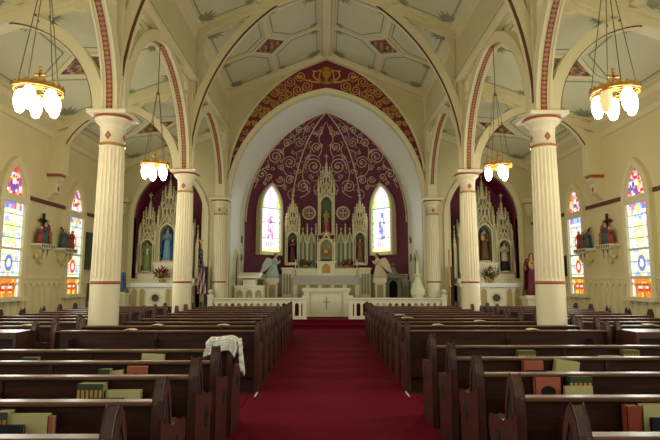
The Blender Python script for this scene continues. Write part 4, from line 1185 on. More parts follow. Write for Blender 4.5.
# ------------------------------------------------------------------ statues
def statue(name, x, y, z, H, robe, mantle, label, cat='statue', rz=0, arms='pray', hair=(58, 34, 22), veil=None, crown=False, extra=None, group=None):
    e = empty(name, (x, y, z), rz); tag(e, label, cat, group)
    # one continuous figure, grown over a skeleton (local -y is the front)
    me = bpy.data.meshes.new('body'); h = H
    J = [(0, 0, .53), (0, 0, .66), (0, .0, .80), (0, -.005, .86), (0, -.01, .93), (0, -.01, .985)]
    rad = [.07, .065, .075, .03, .048, .036]; E = [(0, 1), (1, 2), (2, 3), (3, 4), (4, 5)]
    for s in (-1, 1):
        b = len(J); J += [(s*.05, 0, .48), (s*.05, -.01, .26), (s*.05, 0, .045), (s*.055, -.06, .02)]; rad += [.05, .038, .026, .024]
        E += [(0, b), (b, b+1), (b+1, b+2), (b+2, b+3)]
        b = len(J); J.append((s*.105, 0, .80)); rad.append(.036); E.append((2, b))
        if arms == 'pray': Q = [(s*.13, -.02, .66), (s*.04, -.13, .70), (s*.012, -.15, .76)]
        elif arms == 'hold': Q = [(s*.13, -.02, .66), (s*.06, -.13, .64), (s*.02, -.15, .66)]
        elif arms == 'heart': Q = [(s*.14, -.02, .65), (s*.09, -.14, .66), (s*.03, -.15, .74)] if s > 0 else [(s*.14, -.02, .65), (s*.16, -.13, .62), (s*.19, -.2, .66)]
        elif arms == 'open': Q = [(s*.15, -.01, .66), (s*.2, -.09, .6), (s*.22, -.13, .58)]
        else: Q = [(s*.13, 0, .66), (s*.12, -.06, .55), (s*.11, -.08, .5)]
        J += Q; rad += [.027, .02, .018]; E += [(b, b+1), (b+1, b+2), (b+2, b+3)]
    me.from_pydata([tuple(c*h for c in j) for j in J], E, []); me.materials.append(M['skin'])
    bo = bpy.data.objects.new('body', me); C.objects.link(bo); bo.parent = e
    bo.modifiers.new('skin', 'SKIN')
    for i, v in enumerate(me.skin_vertices[0].data): v.radius = (rad[i]*h, rad[i]*h); v.use_root = (i == 0)
    sb = bo.modifiers.new('sub', 'SUBSURF'); sb.levels = 1; sb.render_levels = 1
    def ringp(cx, cy, zz, rx, ry, fold=0, n=20, ph=0):
        return [((cx+(rx+fold*sin(5*a+ph))*cos(a))*h, (cy+(ry+fold*sin(5*a+ph))*sin(a))*h, zz*h) for a in [2*pi*k/n for k in range(n)]]
    mb = MB(); mb.loft([ringp(0, 0, .0, .155, .12, .012), ringp(0, 0, .15, .135, .105, .01), ringp(0, 0, .35, .118, .092, .008, ph=.3), ringp(0, 0, .55, .105, .083, .004, ph=.5), ringp(0, 0, .64, .09, .075), ringp(0, 0, .76, .118, .08), ringp(0, 0, .82, .11, .065), ringp(0, 0, .855, .045, .04)])
    for s in (-1, 1):
        b = 6+4 if s < 0 else 6+4+8
        sh = J[b]; el = J[b+1]; wr = J[b+2]
        mb.tube([tuple(c*h for c in p) for p in (sh, el, ((el[0]+wr[0])/2, (el[1]+wr[1])/2, (el[2]+wr[2])/2), wr)], [.045*h, .045*h, .048*h, .05*h], 8)
    mb.build('robe', cm('robe_%d_%d_%d' % robe, robe), e, smooth=True)
    if mantle:
        mb = MB(); N = 14; rows = [(.86, .07, .055), (.82, .13, .075), (.72, .16, .1), (.55, .165, .11), (.35, .17, .12), (.12, .19, .14)]
        G = []
        for zz, rx, ry in rows:
            G.append([((rx+.012*sin(4*a))*cos(a)*h, (ry+.012*sin(4*a))*sin(a)*h, zz*h) for a in [radians(-28)+radians(236)*k/N for k in range(N+1)]])
        for i in range(len(G)-1):
            for k in range(N): mb.face([G[i][k], G[i][k+1], G[i+1][k+1], G[i+1][k]])
        for k, sgn in ((0, 1), (N, -1)):
            pass
        o = mb.build('mantle', cm('mantle_%d_%d_%d' % mantle, mantle), e, smooth=True); so = o.modifiers.new('s', 'SOLIDIFY'); so.thickness = .018*h
    mb = MB()
    if veil:
        mb.loft([ringp(0, .02, .74, .1, .06), ringp(0, .025, .85, .075, .05), ringp(0, .018, .93, .062, .06), ringp(0, .012, .98, .05, .05), ringp(0, .01, 1.0, .015, .015)])
        mb.build('veil', cm('veil_%d_%d_%d' % veil, veil), e, smooth=True)
    else:
        mb.loft([ringp(0, .02, .84, .05, .035), ringp(0, .02, .9, .058, .045), ringp(0, .014, .95, .055, .052), ringp(0, .008, .985, .045, .045), ringp(0, .005, 1.0, .015, .015)])
        mb.build('hair', cm('hair_%d_%d_%d' % hair, hair), e, smooth=True)
    if crown:
        mb = MB().lathe([(.04*h, 0), (.045*h, .03*h), (.035*h, .06*h), (.005*h, .07*h)], 0, 0, .98*h, 8); mb.build('crown', M['gold'], e)
    if extra: extra(e, h)
    MB().lathe([(.19*h, -.04), (.19*h, -.01), (.175*h, 0)], seg=8).build('base', M['marble'], e)
    return e

# ------------------------------------------------------------------ main altar
def front_panels(mbp, mbr, x0, x1, y, z0, z1, n, t=.02):
    w = (x1-x0)/n
    for k in range(n):
        cx = x0+w*(k+.5); lancet_frame(mbp, cx, y, z0, w*.34, z1-z0, t, .03); lancet_fill(mbr, cx, y-.003, z0, w*.34, z1-z0)
FLZ = .3
Y0 = 20.15
ped = MB().box(-1.78, 1.78, 19.2, 20.5, .3, .45).box(-1.77, 1.77, 19.5, 21.4, .45, .6).box(-1.75, 1.75, 19.75, 21.5, .6, .75)
tag(ped.build('altar_platform', M['carpet']), 'stepped red carpeted platform under the high altar', 'platform')
ha = empty('high_altar', (0, Y0, .75)); tag(ha, 'tall cream gothic high altar with pinnacled spires before the burgundy apse', 'altar')
Z = -.75
mb = MB().box(-1.3, 1.3, 0, .6, 0, .93+0).box(-1.38, 1.38, -.06, .6, .93, 1.0)
o = mb.build('altar_table', M['marble'], ha)
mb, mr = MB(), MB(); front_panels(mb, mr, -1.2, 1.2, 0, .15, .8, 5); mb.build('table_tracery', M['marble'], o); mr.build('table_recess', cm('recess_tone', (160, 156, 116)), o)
MB().box(-1.3, 1.3, -.075, -.062, .72, 1.005).box(-1.3, 1.3, -.075, .3, 1.0, 1.01).build('altar_cloth', M['lilac'], ha)
MB().box(-1.25, 1.25, -.08, -.076, .66, .73).build('gold_fringe', M['lace'], ha)
mb = MB().box(-1.75, 1.75, .35, 1.1, .0, 1.28).box(-1.78, 1.78, .32, 1.1, 1.26, 1.31); mb.box(-.95, .95, .28, .4, 1.0, 1.18)
g = mb.build('gradine', M['marble'], ha)
mb = MB()
for k in range(22): mb.box(-.93+k*.0845, -.9+k*.0845, .27, .285, 1.02, 1.16)
mb.build('gradine_tracery', M['marbled'], g)
for s in (-1, 1):
    mb = MB().box(min(s*1.32, s*1.74), max(s*1.32, s*1.74), .12, .5, 0, 1.28).box(min(s*1.28, s*1.78), max(s*1.28, s*1.78), .08, .5, 1.26, 1.33); p = mb.build('side_pedestal', M['marble'], ha)
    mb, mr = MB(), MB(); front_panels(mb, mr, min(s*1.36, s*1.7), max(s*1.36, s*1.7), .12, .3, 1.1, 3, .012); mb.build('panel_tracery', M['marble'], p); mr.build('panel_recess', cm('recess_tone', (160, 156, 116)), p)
# tabernacle
mb = MB().box(-.36, .36, .25, .75, 1.0, 1.55).box(-.4, .4, .22, .75, 1.52, 1.58); 
tb = mb.build('tabernacle_base', M['marble'], ha)
lancet = MB(); lancet_fill(lancet, 0, .245, 1.12, .17, .38); lancet.build('gilt_door', M['goldpaint'], tb)
mb = MB(); lancet_frame(mb, 0, .5, 1.62, .24, .85, .05, .2); gable(mb, 0, .32, 2.18, .38, .55, .05, .06)
for s in (-1, 1): pinnacle(mb, s*.34, .35, 1.58, 2.3, .035, .35)
mb.box(-.3, .3, .6, .66, 1.58, 2.5); tab = mb.build('exposition_niche', M['marbled'], ha)
mb = MB(); lancet_fill(mb, 0, .59, 1.6, .24, .85); mb.build('niche_back', cm('screen_tone', (166, 164, 126)), tab)
mb = MB().box(-.2, .2, .3, .32, 1.6, 1.66); mb.build('dark_sill', M['iron'], tab)
mb = MB().lathe([(.09, 0), (.05, .03), (.02, .06), (.025, .2), (.03, .24)], 0, .42, 1.62, 10).ell((0, .42, 1.98), (.1, .03, .12), 10, 6)
for k in range(10):
    a = 2*pi*k/10; mb.tube([(.09*cos(a), .42, 1.98+.1*sin(a)), (.15*cos(a), .42, 1.98+.16*sin(a))], .008, 4)
mb.build('gold_monstrance', M['gold'], tab)
mb = MB()
for k in range(5): mb.ell((-.16+.08*k, .3, 2.62-.02*abs(k-2)), (.04, .03, .05), 6, 4)
mb.build('red_cresting', cm('red_cresting', (150, 50, 40)), tab)
for s in (-1, 1):
    lancet_screen(ha, min(s*.42, s*1.12), max(s*.42, s*1.12), .55, 1.3, 2.78, 2)
    tower(ha, s*1.36, .55, 1.5, 2.75, 3.4, 4.35, .26, nm='side_tower')
tower(ha, 0, .72, 2.72, 4.25, 4.85, 6.05, .31, nm='central_tower', bg='niche')
statue('statue', 0, Y0+.72, .75+2.78, .95, (170, 150, 80), (120, 120, 70), 'gilded saint statue high in the central tower of the high altar', arms='hold')
statue('statuette', 0, Y0+.55, .75+2.74, .5, (206, 80, 110), (190, 60, 90), 'small pink-robed figure at the foot of the central tower', arms='open')
statue('statue', -1.36, Y0+.5, .75+1.54, .98, (74, 34, 30), (34, 24, 30), 'dark-robed statue in the high altar niche beside the pink window', arms='pray', veil=(40, 28, 34))
statue('statue', 1.36, Y0+.5, .75+1.54, .98, (128, 84, 50), (150, 104, 56), 'brown and gold robed statue in the high altar niche beside the blue window', arms='hold')
def plant(x, y, z, w, h, label, cols, seed, n=34, cat='flowers'):
    rnd = random.Random(seed); e = empty('flower_arrangement', (x, y, z)); tag(e, label, cat, 'altar flowers')
    MB().lathe([(.06, 0), (.09, .05), (.1, .12), (.085, .12)], seg=10).build('vase', M['brass'], e)
    mb = MB()
    for k in range(n*2):
        a = rnd.uniform(0, 6.28); r = rnd.uniform(.2, 1)*w; zz = .1+rnd.uniform(.1, 1)*h*(1-.5*r/w); c = Vector((r*cos(a), r*sin(a)*.6, zz))
        d = Vector((cos(a)*.6, sin(a)*.5, rnd.uniform(.2, 1))).normalized()*rnd.uniform(.09, .17); sd = Vector((-sin(a), cos(a), 0))*.035
        mb.face([c-d*.3, c+sd, c+d, c-sd])
    mb.build('leaves', M['leaf'], e)
    for q, c in enumerate(cols):
        mb = MB()
        for k in range(n//len(cols)):
            a = rnd.uniform(0, 6.28); r = rnd.uniform(0, .9)*w; zz = .12+rnd.uniform(.2, .95)*h*(1-.45*r/w); mb.ell((r*cos(a), r*sin(a)*.6-.03, zz), (.035, .035, .03), 6, 4)
        mb.build('blossom', cm('blossom_%d_%d_%d' % c, c), e)
for s, l in ((-1, 'by the dark-robed statue'), (1, 'by the brown and gold robed statue')):
    plant(s*.82, Y0+.32+.02, .75+1.31, .26, .24, 'low flowers with dark leaves on the high altar %s' % l, [(150, 50, 40), (170, 120, 60)], 3+s)
# candlesticks on the high altar
def candle(x, y, z, h, label, mt='wax', stick=True, grp=None, r=.018):
    e = empty('candlestick', (x, y, z)); tag(e, label, 'candle', grp)
    sh = h*.35 if stick else .02
    MB().lathe([(.06, 0), (.05, .02), (.015, .04), (.02, sh*.5), (.012, sh*.6), (.03, sh), (.01, sh+.005)], seg=10).build('holder', M['gold'], e)
    MB().lathe([(r, 0), (r, h-sh), (.003, h-sh+.02)], 0, 0, sh, 8).build('candle', M[mt], e)
for s, l in ((-1, 'pink'), (1, 'blue')):
    candle(s*1.2, Y0+.02, 1.76, .62, 'white candle at the end of the high altar toward the %s window' % l, grp='high altar candles')

# ------------------------------------------------------------------ free-standing altar
fa = empty('altar', (.0, 18.5, .3)); tag(fa, 'low white front altar with a plain cross on its panel', 'altar')
MB().box(-.66, .66, 0, .7, 0, .9).build('body', M['marble'], fa)
MB().box(-.86, .86, -.12, .8, .9, 1.0).box(-.82, .82, -.08, .76, .84, .9).build('table_top', M['marble'], fa, bevel=.01)
for s in (-1, 1): MB().box(min(s*.62, s*.8), max(s*.62, s*.8), -.06, .06, 0, .86).box(min(s*.58, s*.84), max(s*.58, s*.84), -.08, .08, .0, .1).build('side_pilaster', M['marble'], fa)
MB().box(-.56, .56, -.012, 0, .12, .14).box(-.56, .56, -.012, 0, .76, .78).box(-.56, -.54, -.012, 0, .12, .78).box(.54, .56, -.012, 0, .12, .78).build('panel_moulding', M['marbled'], fa)
MB().box(-.014, .014, -.02, 0, .22, .7).box(-.12, .12, -.02, 0, .5, .53).build('raised_cross', cm('cross_grey_green', (150, 146, 104)), fa)

# ------------------------------------------------------------------ communion rail
def rail(x0, x1, label):
    y = 17.27; e = empty('communion_rail', ((x0+x1)/2, y, .3)); tag(e, label, 'altar rail', 'communion rail')
    a, b = x0-(x0+x1)/2, x1-(x0+x1)/2
    MB().box(a, b, -.09, .09, .64, .7).build('top_rail', M['marble'], e, bevel=.01); MB().box(a, b, -.06, .06, 0, .1).build('base_rail', M['marble'], e)
    n = int((b-a)/.2); w = (b-a)/n; mb = MB()
    for k in range(n):
        cx = a+w*(k+.5); R, c = RC(w*.32, w*.45); i_ = [(w*.32, .1)]+full(R, c, .44, 6)+[(-w*.32, .1)]
        o_ = [(w*.5, z) if x > 0 else (-w*.5, z) for x, z in i_]; o_ = [(w*.5, .1)]+[(w*.5*(1 if q < 6 else (-1 if q > 6 else 0)), .64) for q in range(13)]+[(-w*.5, .1)]
        band(mb, i_, o_, -.035, .035, o=(cx, 0))
    mb.build('arched_tracery', M['marble'], e)
    return e
rl = rail(-3.85, -.66, 'white arcaded communion rail between the flag and the centre gate')
rr = rail(.75, 3.92, 'white arcaded communion rail between the centre gate and the tall candle')
def post(x, h, w, ball, par, px):
    mb = MB().box(x-w, x+w, -w, w, 0, h).box(x-w*1.2, x+w*1.2, -w*1.2, w*1.2, h-.06, h).box(x-w*1.2, x+w*1.2, -w*1.2, w*1.2, 0, .08)
    if ball: mb.lathe([(.05, 0), (.035, .03), (.085, .09), (.085, .13), (.03, .18)], x, 0, h, 12)
    mb.build('rail_post', M['marble'], par)
post(1.595-.065, .78, .065, False, rl, 0); post(-1.595, .8, .08, True, rl, 0); post(1.585, .8, .08, True, rr, 0); post(-1.585+.065, .78, .065, False, rr, 0)

# ------------------------------------------------------------------ ambo, angels, aedicule, paschal candle stand
am = empty('ambo', (-2.72, 18.25, .3)); tag(am, 'white panelled pulpit with slanting reading desk beside the communion rail', 'pulpit')
mb = MB().box(-.5, .5, 0, .55, 0, 1.08).box(-.53, .53, -.04, .58, 1.02, 1.1).box(-.53, .53, -.04, .58, 0, .12); o = mb.build('body', M['marble'], am)
mb, mr = MB(), MB(); front_panels(mb, mr, -.5, .5, 0, .2, .95, 3, .02)
for k in range(3): mb.box(-.333+k*.333-.01, -.333+k*.333+.01, -.02, 0, .35, .75); mb.box(-.333+k*.333-.05, -.333+k*.333+.05, -.02, 0, .6, .62)
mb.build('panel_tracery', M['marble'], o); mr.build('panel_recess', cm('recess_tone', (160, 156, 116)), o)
MB().prism([(0, 1.1), (.45, 1.1), (.5, 1.38), (-.02, 1.3)], -.22, .22, 'yz').build('desk_stem', M['marble'], am)
MB().prism([(-.08, 1.36), (.5, 1.5), (.5, 1.56), (-.08, 1.42)], -.42, .42, 'yz').build('reading_desk', M['marble'], am)
for s, wc, l in ((-1, (170, 190, 180), 'pale green-blue'), (1, (214, 196, 160), 'cream and pink')):
    px = s*2.02
    e = empty('pedestal', (px, 19.5, .3)); tag(e, 'square marble pedestal carrying the %s angel' % l, 'pedestal')
    mb = MB().box(-.22, .22, -.2, .2, 0, .3).box(-.17, .17, -.16, .16, .3, 1.2).box(-.23, .23, -.21, .21, 1.2, 1.37); o = mb.build('shaft', M['marble'], e)
    MB().box(-.12, .12, -.17, -.16, .4, 1.12).build('marble_panel', cm('veined_panel', (172, 150, 112)), o)
    for sx in (-1, 1): MB().lathe([(.03, 0), (.02, .03), (.02, .78), (.035, .82)], sx*.18, -.16, .33, 8).build('colonnette', M['marbled'], e)
    e = empty('angel_statue', (px, 19.5, .45+1.22)); e.scale = (1.06, 1.06, 1.06)
    tag(e, '%s kneeling angel statue with folded wings facing the high altar' % l, 'angel statue')
    m_ = -s    # faces the altar
    ac = cm('angel_%d' % (s+1), wc)
    rr_ = lambda cx, cy, z, rx, ry: [(cx+rx*cos(a), cy+ry*sin(a), z) for a in [2*pi*k/14 for k in range(14)]]
    mb = MB().loft([rr_(m_*-.02, 0, 0, .26, .17), rr_(m_*-.03, 0, .12, .25, .17), rr_(m_*0, 0, .26, .18, .14), rr_(m_*.03, 0, .42, .12, .11), rr_(m_*.06, 0, .6, .12, .12), rr_(m_*.07, 0, .67, .08, .08), rr_(m_*.08, -.01, .71, .035, .04)])
    for q in (-1, 1): mb.tube([(m_*.06, q*.11, .62), (m_*.12, q*.12, .5), (m_*.22, q*.03, .55), (m_*.25, 0, .62)], [.05, .045, .04, .02], 8)
    mb.build('robe', ac, e, smooth=True)
    mb = MB().ell((m_*.11, -.01, .79), (.065, .06, .078), 12, 9).ell((m_*.17, -.01, .79), (.018, .012, .016), 6, 4).tube([(m_*.08, -.01, .68), (m_*.1, -.01, .75)], .032, 8); mb.build('head', M['skin'], e, smooth=True)
    MB().ell((m_*.085, -.01, .82), (.07, .068, .07), 10, 7).build('hair', cm('angel_hair', (120, 84, 50)), e, smooth=True)
    for q in (-1, 1):
        mb = MB(); pl = [(.0, .62), (-.1, .7), (-.2, .72), (-.28, .62), (-.36, .46), (-.4, .3), (-.46, .16), (-.34, .22), (-.26, .26), (-.18, .34), (-.1, .42), (-.02, .48)]
        mb.prism([(m_*a, b) for a, b in pl], q*.06, q*.085); w_ = mb.build('wing', cm('wing_%d' % (s+1), tuple(min(255, v+14) for v in wc)), e)
        mb = MB()
        for k in range(5): mb.tube([(m_*(-.12-.03*k), q*.09, .64-.05*k), (m_*(-.3-.03*k), q*.09, .42-.055*k)], .008, 4)
        mb.build('feather_ridge', M['marbled'], w_)
ae = empty('aedicule', (2.6, 19.95, .3)); tag(ae, 'grey marble side table niche with a dark arched opening and pointed crest', 'niche')
mb = MB().box(-.3, .3, 0, .4, 0, .5).box(-.3, -.2, 0, .3, .5, 1.4).box(.2, .3, 0, .3, .5, 1.4).box(-.34, .34, -.04, .34, 1.36, 1.46).box(-.2, .2, .2, .3, .5, 1.4)
mb.prism([(-.3, 1.46), (.3, 1.46), (.12, 1.6), (.06, 1.78), (-.06, 1.78), (-.12, 1.6)], 0, .2); cross(mb, 0, .1, 1.78, .16, .012)
o = mb.build('body', cm('grey_marble', (150, 150, 132)), ae)
mb = MB(); lancet_fill(mb, 0, .19, .5, .17, .78); mb.build('dark_opening', M['dark'], o)
mb = MB(); lancet_frame(mb, 0, .02, .5, .17, .8, .04, .05); mb.build('arch_frame', cm('grey_marble', (150, 150, 132)), o)
for x, l in ((3.06, 'beside the niche'),):
    e = empty('altar_stand', (x, 19.9, .3)); tag(e, 'low grey panelled stand %s' % l, 'stand')
    mb = MB().box(-.12, .12, 0, .25, 0, 1.25).box(-.15, .15, -.03, .28, 1.2, 1.3).box(-.15, .15, -.03, .28, 0, .15); o = mb.build('body', cm('grey_marble', (150, 150, 132)), e)
    mb = MB(); lancet_fill(mb, 0, -.004, .2, .11, .9); mb.build('panel_recess', M['niche'], o)
for x, l in ((-2.6, 'behind the pulpit'), (-2.96, 'by the side door, behind the pulpit')):
    e = empty('altar_stand', (x, 19.9, .3)); tag(e, 'low grey panelled cabinet %s' % l, 'stand')
    mb = MB().box(-.14, .14, 0, .25, 0, 1.3).box(-.16, .16, -.03, .28, 1.22, 1.32); o = mb.build('body', cm('grey_marble', (150, 150, 132)), e)
    mb = MB(); lancet_fill(mb, 0, -.004, .2, .1, .9); mb.build('panel_recess', M['niche'], o)
ps = empty('baptismal_font', (3.1, 17.55, .3)); tag(ps, 'white carved font-like stand holding a thick candle beside the communion rail', 'candle stand')
MB().lathe([(.24, 0), (.24, .12), (.16, .2), (.14, .5), (.18, .72), (.24, .82), (.25, .95), (.22, 1.0)], seg=8, rot=.5).build('bowl', M['marble'], ps)
MB().lathe([(.22, 1.0), (.18, 1.12), (.12, 1.18), (.08, 1.4), (.13, 1.46), (.06, 1.5)], seg=8, rot=.5).build('lid', M['marble'], ps)
MB().lathe([(.05, 1.5), (.045, 1.9), (.004, 1.93)], seg=10).build('candle', M['wax'], ps)

# ------------------------------------------------------------------ flags
def flag(x, y, us, label):
    e = empty('flag', (x, y, .3)); tag(e, label, 'flag')
    MB().lathe([(.16, 0), (.15, .04), (.03, .08)], seg=16).build('stand', M['iron'], e)
    MB().tube([(0, 0, .05), (0, 0, 2.45)], .015, 8).build('pole', M['rod'], e)
    mb = MB().ell((0, 0, 2.5), (.035, .035, .035), 8, 5)
    if us: mb.prism([(0, 2.53), (.09, 2.62), (.05, 2.64), (.02, 2.6), (0, 2.66), (-.02, 2.6), (-.05, 2.64), (-.09, 2.62)], -.01, .01)
    else: mb.prism([(-.012, 2.52), (.012, 2.52), (.012, 2.68), (-.012, 2.68)], -.01, .01).box(-.045, .045, -.01, .01, 2.6, 2.625)
    mb.build('finial', M['gold'], e)
    mb = MB(); nx, nz = 18, 26
    def P(i, j):
        t = i/nx; f = j/nz     # f: down the cloth
        r = .05+.13*f; a = -.6+t*3.9
        rr = (.03+r*.55)*(1+.35*sin(t*19+f*2)); xx = .02+r*(t*1.5-.5)*1.1
        return (xx, -.03-.05*sin(t*15+f*1.5)*(.4+f), 2.38-f*1.55-(1-t)*.0+.12*t*(1-f)*-1)
    for i in range(nx):
        for j in range(nz):
            if us:
                t = (i+.5)/nx; f = (j+.5)/nz
                d = f*1.9-(t)*.55
                if f < .46 and t < .7: col = (236, 236, 240) if (i*3+j*2) % 7 == 0 else (30, 34, 84)
                else: col = (160, 24, 40) if int((t*5+f*3.4)*1.6) % 2 else (228, 220, 214)
            else: col = (222, 170, 60) if (i/nx) < .5 else (236, 228, 206)
            mb.face([P(i, j), P(i+1, j), P(i+1, j+1), P(i, j+1)], col)
    o = mb.build('flag_cloth', M['attr'], e, smooth=True); so = o.modifiers.new('s', 'SOLIDIFY'); so.thickness = .006
    return e
flag(-4.22, 17.3, True, 'American flag hanging furled on its pole with an eagle finial')
bn = tag(MB().box(-.05, .05, -.04, .04, 0, 1.75).box(-.09, .09, -.09, .09, 0, .05).build('loudspeaker', M['iron'], None, (-4.1, 17.6, .3)), 'slim black loudspeaker column beside the American flag', 'loudspeaker')
bn = tag(MB().box(-.05, .05, -.04, .04, 0, 1.75).box(-.09, .09, -.09, .09, 0, .05).build('loudspeaker', M['iron'], None, (4.28, 17.55, .3)), 'slim black loudspeaker column beside the tall yellow candle', 'loudspeaker')
pc = empty('paschal_candle', (4.14, 17.3, .3)); tag(pc, 'tall slender yellow candle on a stand at the end of the communion rail', 'candle')
MB().lathe([(.14, 0), (.13, .04), (.025, .08), (.025, 1.0), (.06, 1.06), (.05, 1.1)], seg=12).build('stand', M['gold'], pc)
MB().lathe([(.035, 1.08), (.03, 2.3), (.004, 2.34)], seg=12).build('candle', M['yellow'], pc)

# ------------------------------------------------------------------ side altars
def side_altar(cx, lab):
    e = empty('side_altar', (cx, 17.75, .3)); tag(e, lab, 'altar')
    mb = MB().box(-1.15, 1.15, -.55, .1, 0, 1.1).box(-1.25, 1.25, -.62, .3, 1.1, 1.18)
    o = mb.build('altar_table', M['marble'], e)
    mb, mr = MB(), MB()
    for a, b, n in ((-1.08, -.3, 3), (.3, 1.08, 3)):
        mb, mr = MB(), MB(); front_panels(mb, mr, a, b, -.55, .2, 1.0, n, .025)
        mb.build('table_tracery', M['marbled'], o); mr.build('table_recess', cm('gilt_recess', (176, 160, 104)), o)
    mb = MB()
    for k in range(16):
        a, b = 2*pi*k/16, 2*pi*(k+.5)/16; mb.face([(r*cos(t), -.562, .7+r*sin(t)) for r, t in ((.13, a), (.24, (a+b)/2), (.13, b))])
    mb.build('medallion_rays', M['gold'], o)
    mb = MB().prism([(.12*cos(2*pi*k/20), .7+.12*sin(2*pi*k/20)) for k in range(20)], -.57, -.55); mb.build('round_medallion', cm('medallion_green', (52, 66, 56)), o)
    mb = MB().box(-1.22, 1.22, -.64, .25, 1.18, 1.195)
    n = 40
    for k in range(n):
        x0, x1 = -1.22+2.44*k/n, -1.22+2.44*(k+1)/n; z = 1.195-.13-.02*(k % 2); mb.box(x0, x1, -.645, -.63, z, 1.195)
    mb.build('altar_cloth', M['cloth'], e)
    g = MB().box(-1.12, 1.12, .05, 1.0, 1.18, 1.34).box(-.95, .95, .15, 1.0, 1.34, 1.5)
    g = g.build('gradine', M['marble'], e)
    mb = MB()
    for k in range(20): mb.box(-1.08+k*.11, -1.03+k*.11, .03, .05, 1.2, 1.31)
    mb.box(-1.1, 1.1, .035, .05, 1.3, 1.32).box(-1.1, 1.1, .035, .05, 1.19, 1.205)
    mb.build('gradine_tracery', M['marbled'], g)
    mb = MB().box(-.34, .34, .2, .8, 1.38, 1.85).box(-.38, .38, .18, .8, 1.82, 1.9); mb.build('statue_plinth', M['marble'], e)
    tower(e, 0, .6, 1.94, 3.25, 4.0, 5.2, .33, bg='bluebg', nm='central_tower')
    for s in (-1, 1):
        tower(e, s*.66, .5, 1.56, 2.7, 3.25, 4.4, .27, nm='side_tower')
        mb = MB().box(min(s*1.02, s*1.14), max(s*1.02, s*1.14), .45, .6, 1.3, 2.6)
        pinnacle(mb, s*1.08, .52, 2.55, 2.7, .04, .5); lancet_frame(mb, s*1.08, .45, 1.5, .035, .9, .015, .03); mb.build('outer_pier', M['marbled'], e)
    return e
side_altar(-5.66, 'carved cream side altar with spires holding the blue-robed statue')
side_altar(5.66, 'carved cream side altar with spires holding the brown-robed statue')
# staff and child held by Joseph-like figure
def lily(e, h): MB().tube([(.14*h, -.12*h, .3*h), (.12*h, -.13*h, .95*h)], .008, 5).ell((.12*h, -.13*h, .97*h), (.04, .03, .05), 6, 4).build('lily_staff', M['c_lily'], e)
cm('lily', (220, 220, 190))
def child(e, h):
    mb = MB().ell((-.1*h, -.16*h, .72*h), (.06*h, .05*h, .1*h), 8, 6); mb.build('held_child_robe', cm('child_robe', (206, 176, 130)), e, smooth=True)
    MB().ell((-.1*h, -.17*h, .855*h), (.035*h, .035*h, .045*h), 8, 6).build('held_child_head', M['skin'], e, smooth=True)
def lamb(e, h): MB().box(.02*h, .08*h, -.16*h, -.14*h, .55*h, .75*h).build('held_scroll', M['c_lily'], e)
def cassock(e, h):
    MB().lathe([(.165*h, .005*h), (.15*h, .15*h), (.135*h, .34*h)], 0, 0, 0, 20, sy=.8).build('black_cassock', cm('cassock_black', (34, 30, 32)), e, smooth=True)
def redheart(e, h):
    MB().ell((0, -.06*h, .72*h), (.085*h, .05*h, .13*h), 10, 8).build('tunic_front', cm('cream_tunic', (206, 170, 112)), e, smooth=True); MB().tube([(.1*h, -.09*h, .3*h), (.06*h, -.115*h, .02*h)], .035*h, 6).build('tunic_hem', cm('gold_tunic', (196, 140, 60)), e, smooth=True)
    MB().ell((0, -.115*h, .76*h), (.022*h, .015*h, .028*h), 8, 6).build('heart', cm('heart_red', (170, 30, 30)), e)
ztab = .3
statue('statue', -5.66, 18.3, .3+1.98, 1.12, (120, 165, 195), (50, 120, 185), 'blue-robed statue of a veiled woman in the central niche of the side altar', arms='pray', veil=(60, 120, 170), crown=True)
statue('statue', -5.66-.66, 18.18, .3+1.61, 1.02, (128, 152, 96), (206, 186, 120), 'green and gold robed statue in the niche beside the blue-robed one', arms='hold', extra=lamb)
statue('statue', -5.66+.66, 18.18, .3+1.61, 1.02, (120, 60, 50), (90, 80, 60), 'robed statue half hidden by the column beside the blue-robed one', arms='pray')
statue('statue', 5.66, 18.3, .3+1.98, 1.12, (112, 78, 52), (140, 96, 60), 'brown-robed bearded statue holding a child in the side altar', arms='hold', extra=child)
statue('statue', 5.66+.66, 18.18, .3+1.61, 1.02, (206, 198, 170), None, 'statue in white surplice over black cassock in the side altar niche', arms='pray', extra=cassock)
statue('statue', 5.66-.66, 18.18, .3+1.61, 1.02, (140, 120, 80), (150, 60, 50), 'robed statue half hidden by the column beside the brown-robed one', arms='pray')
plant(-5.6, 17.62, .3+1.195, .3, .5, 'red and white flowers with greenery under the blue-robed statue', [(190, 40, 36), (214, 110, 50), (200, 60, 50)], 11, 42)
plant(5.62, 17.62, .3+1.195, .3, .5, 'pink and white flowers with greenery under the brown-robed statue', [(200, 80, 70), (214, 130, 110), (226, 220, 180)], 12, 42)
for s, l in ((-1, 'blue-robed'), (1, 'brown-robed')):
    for t, d in ((-1, 'outer'), (1, 'inner')):
        candle(s*5.66+s*t*.9, 17.84, .3+1.34, .55, 'slim white candle at the %s end of the side altar with the %s statue' % (('outer' if t > 0 else 'inner'), l), grp='side altar candles')
statue('sacred_heart_statue', 6.68, 16.72, 1.1, 1.36, (112, 28, 50), (100, 22, 44), 'red-robed bearded statue showing its heart beside the side altar', arms='heart', extra=redheart, hair=(70, 36, 22), rz=radians(-12))
e = empty('pedestal', (6.68, 16.72, 0)); tag(e, 'plain cream pedestal under the red-robed statue', 'pedestal')
MB().box(-.26, .26, -.26, .26, 0, .98).box(-.32, .32, -.31, .31, .98, 1.06).build('shaft', M['marble'], e); MB().box(-.31, .31, -.3, .31, 0, .12).build('foot', M['marble'], e)
statue('small_statue', -6.68, 16.88, 1.2, .75, (70, 110, 150), (60, 100, 150), 'small blue-robed statue beside the column near the side altar', arms='open', veil=(180, 190, 190))
e = empty('pedestal', (-6.68, 16.88, 0)); tag(e, 'plain cream pedestal under the small blue-robed statue', 'pedestal')
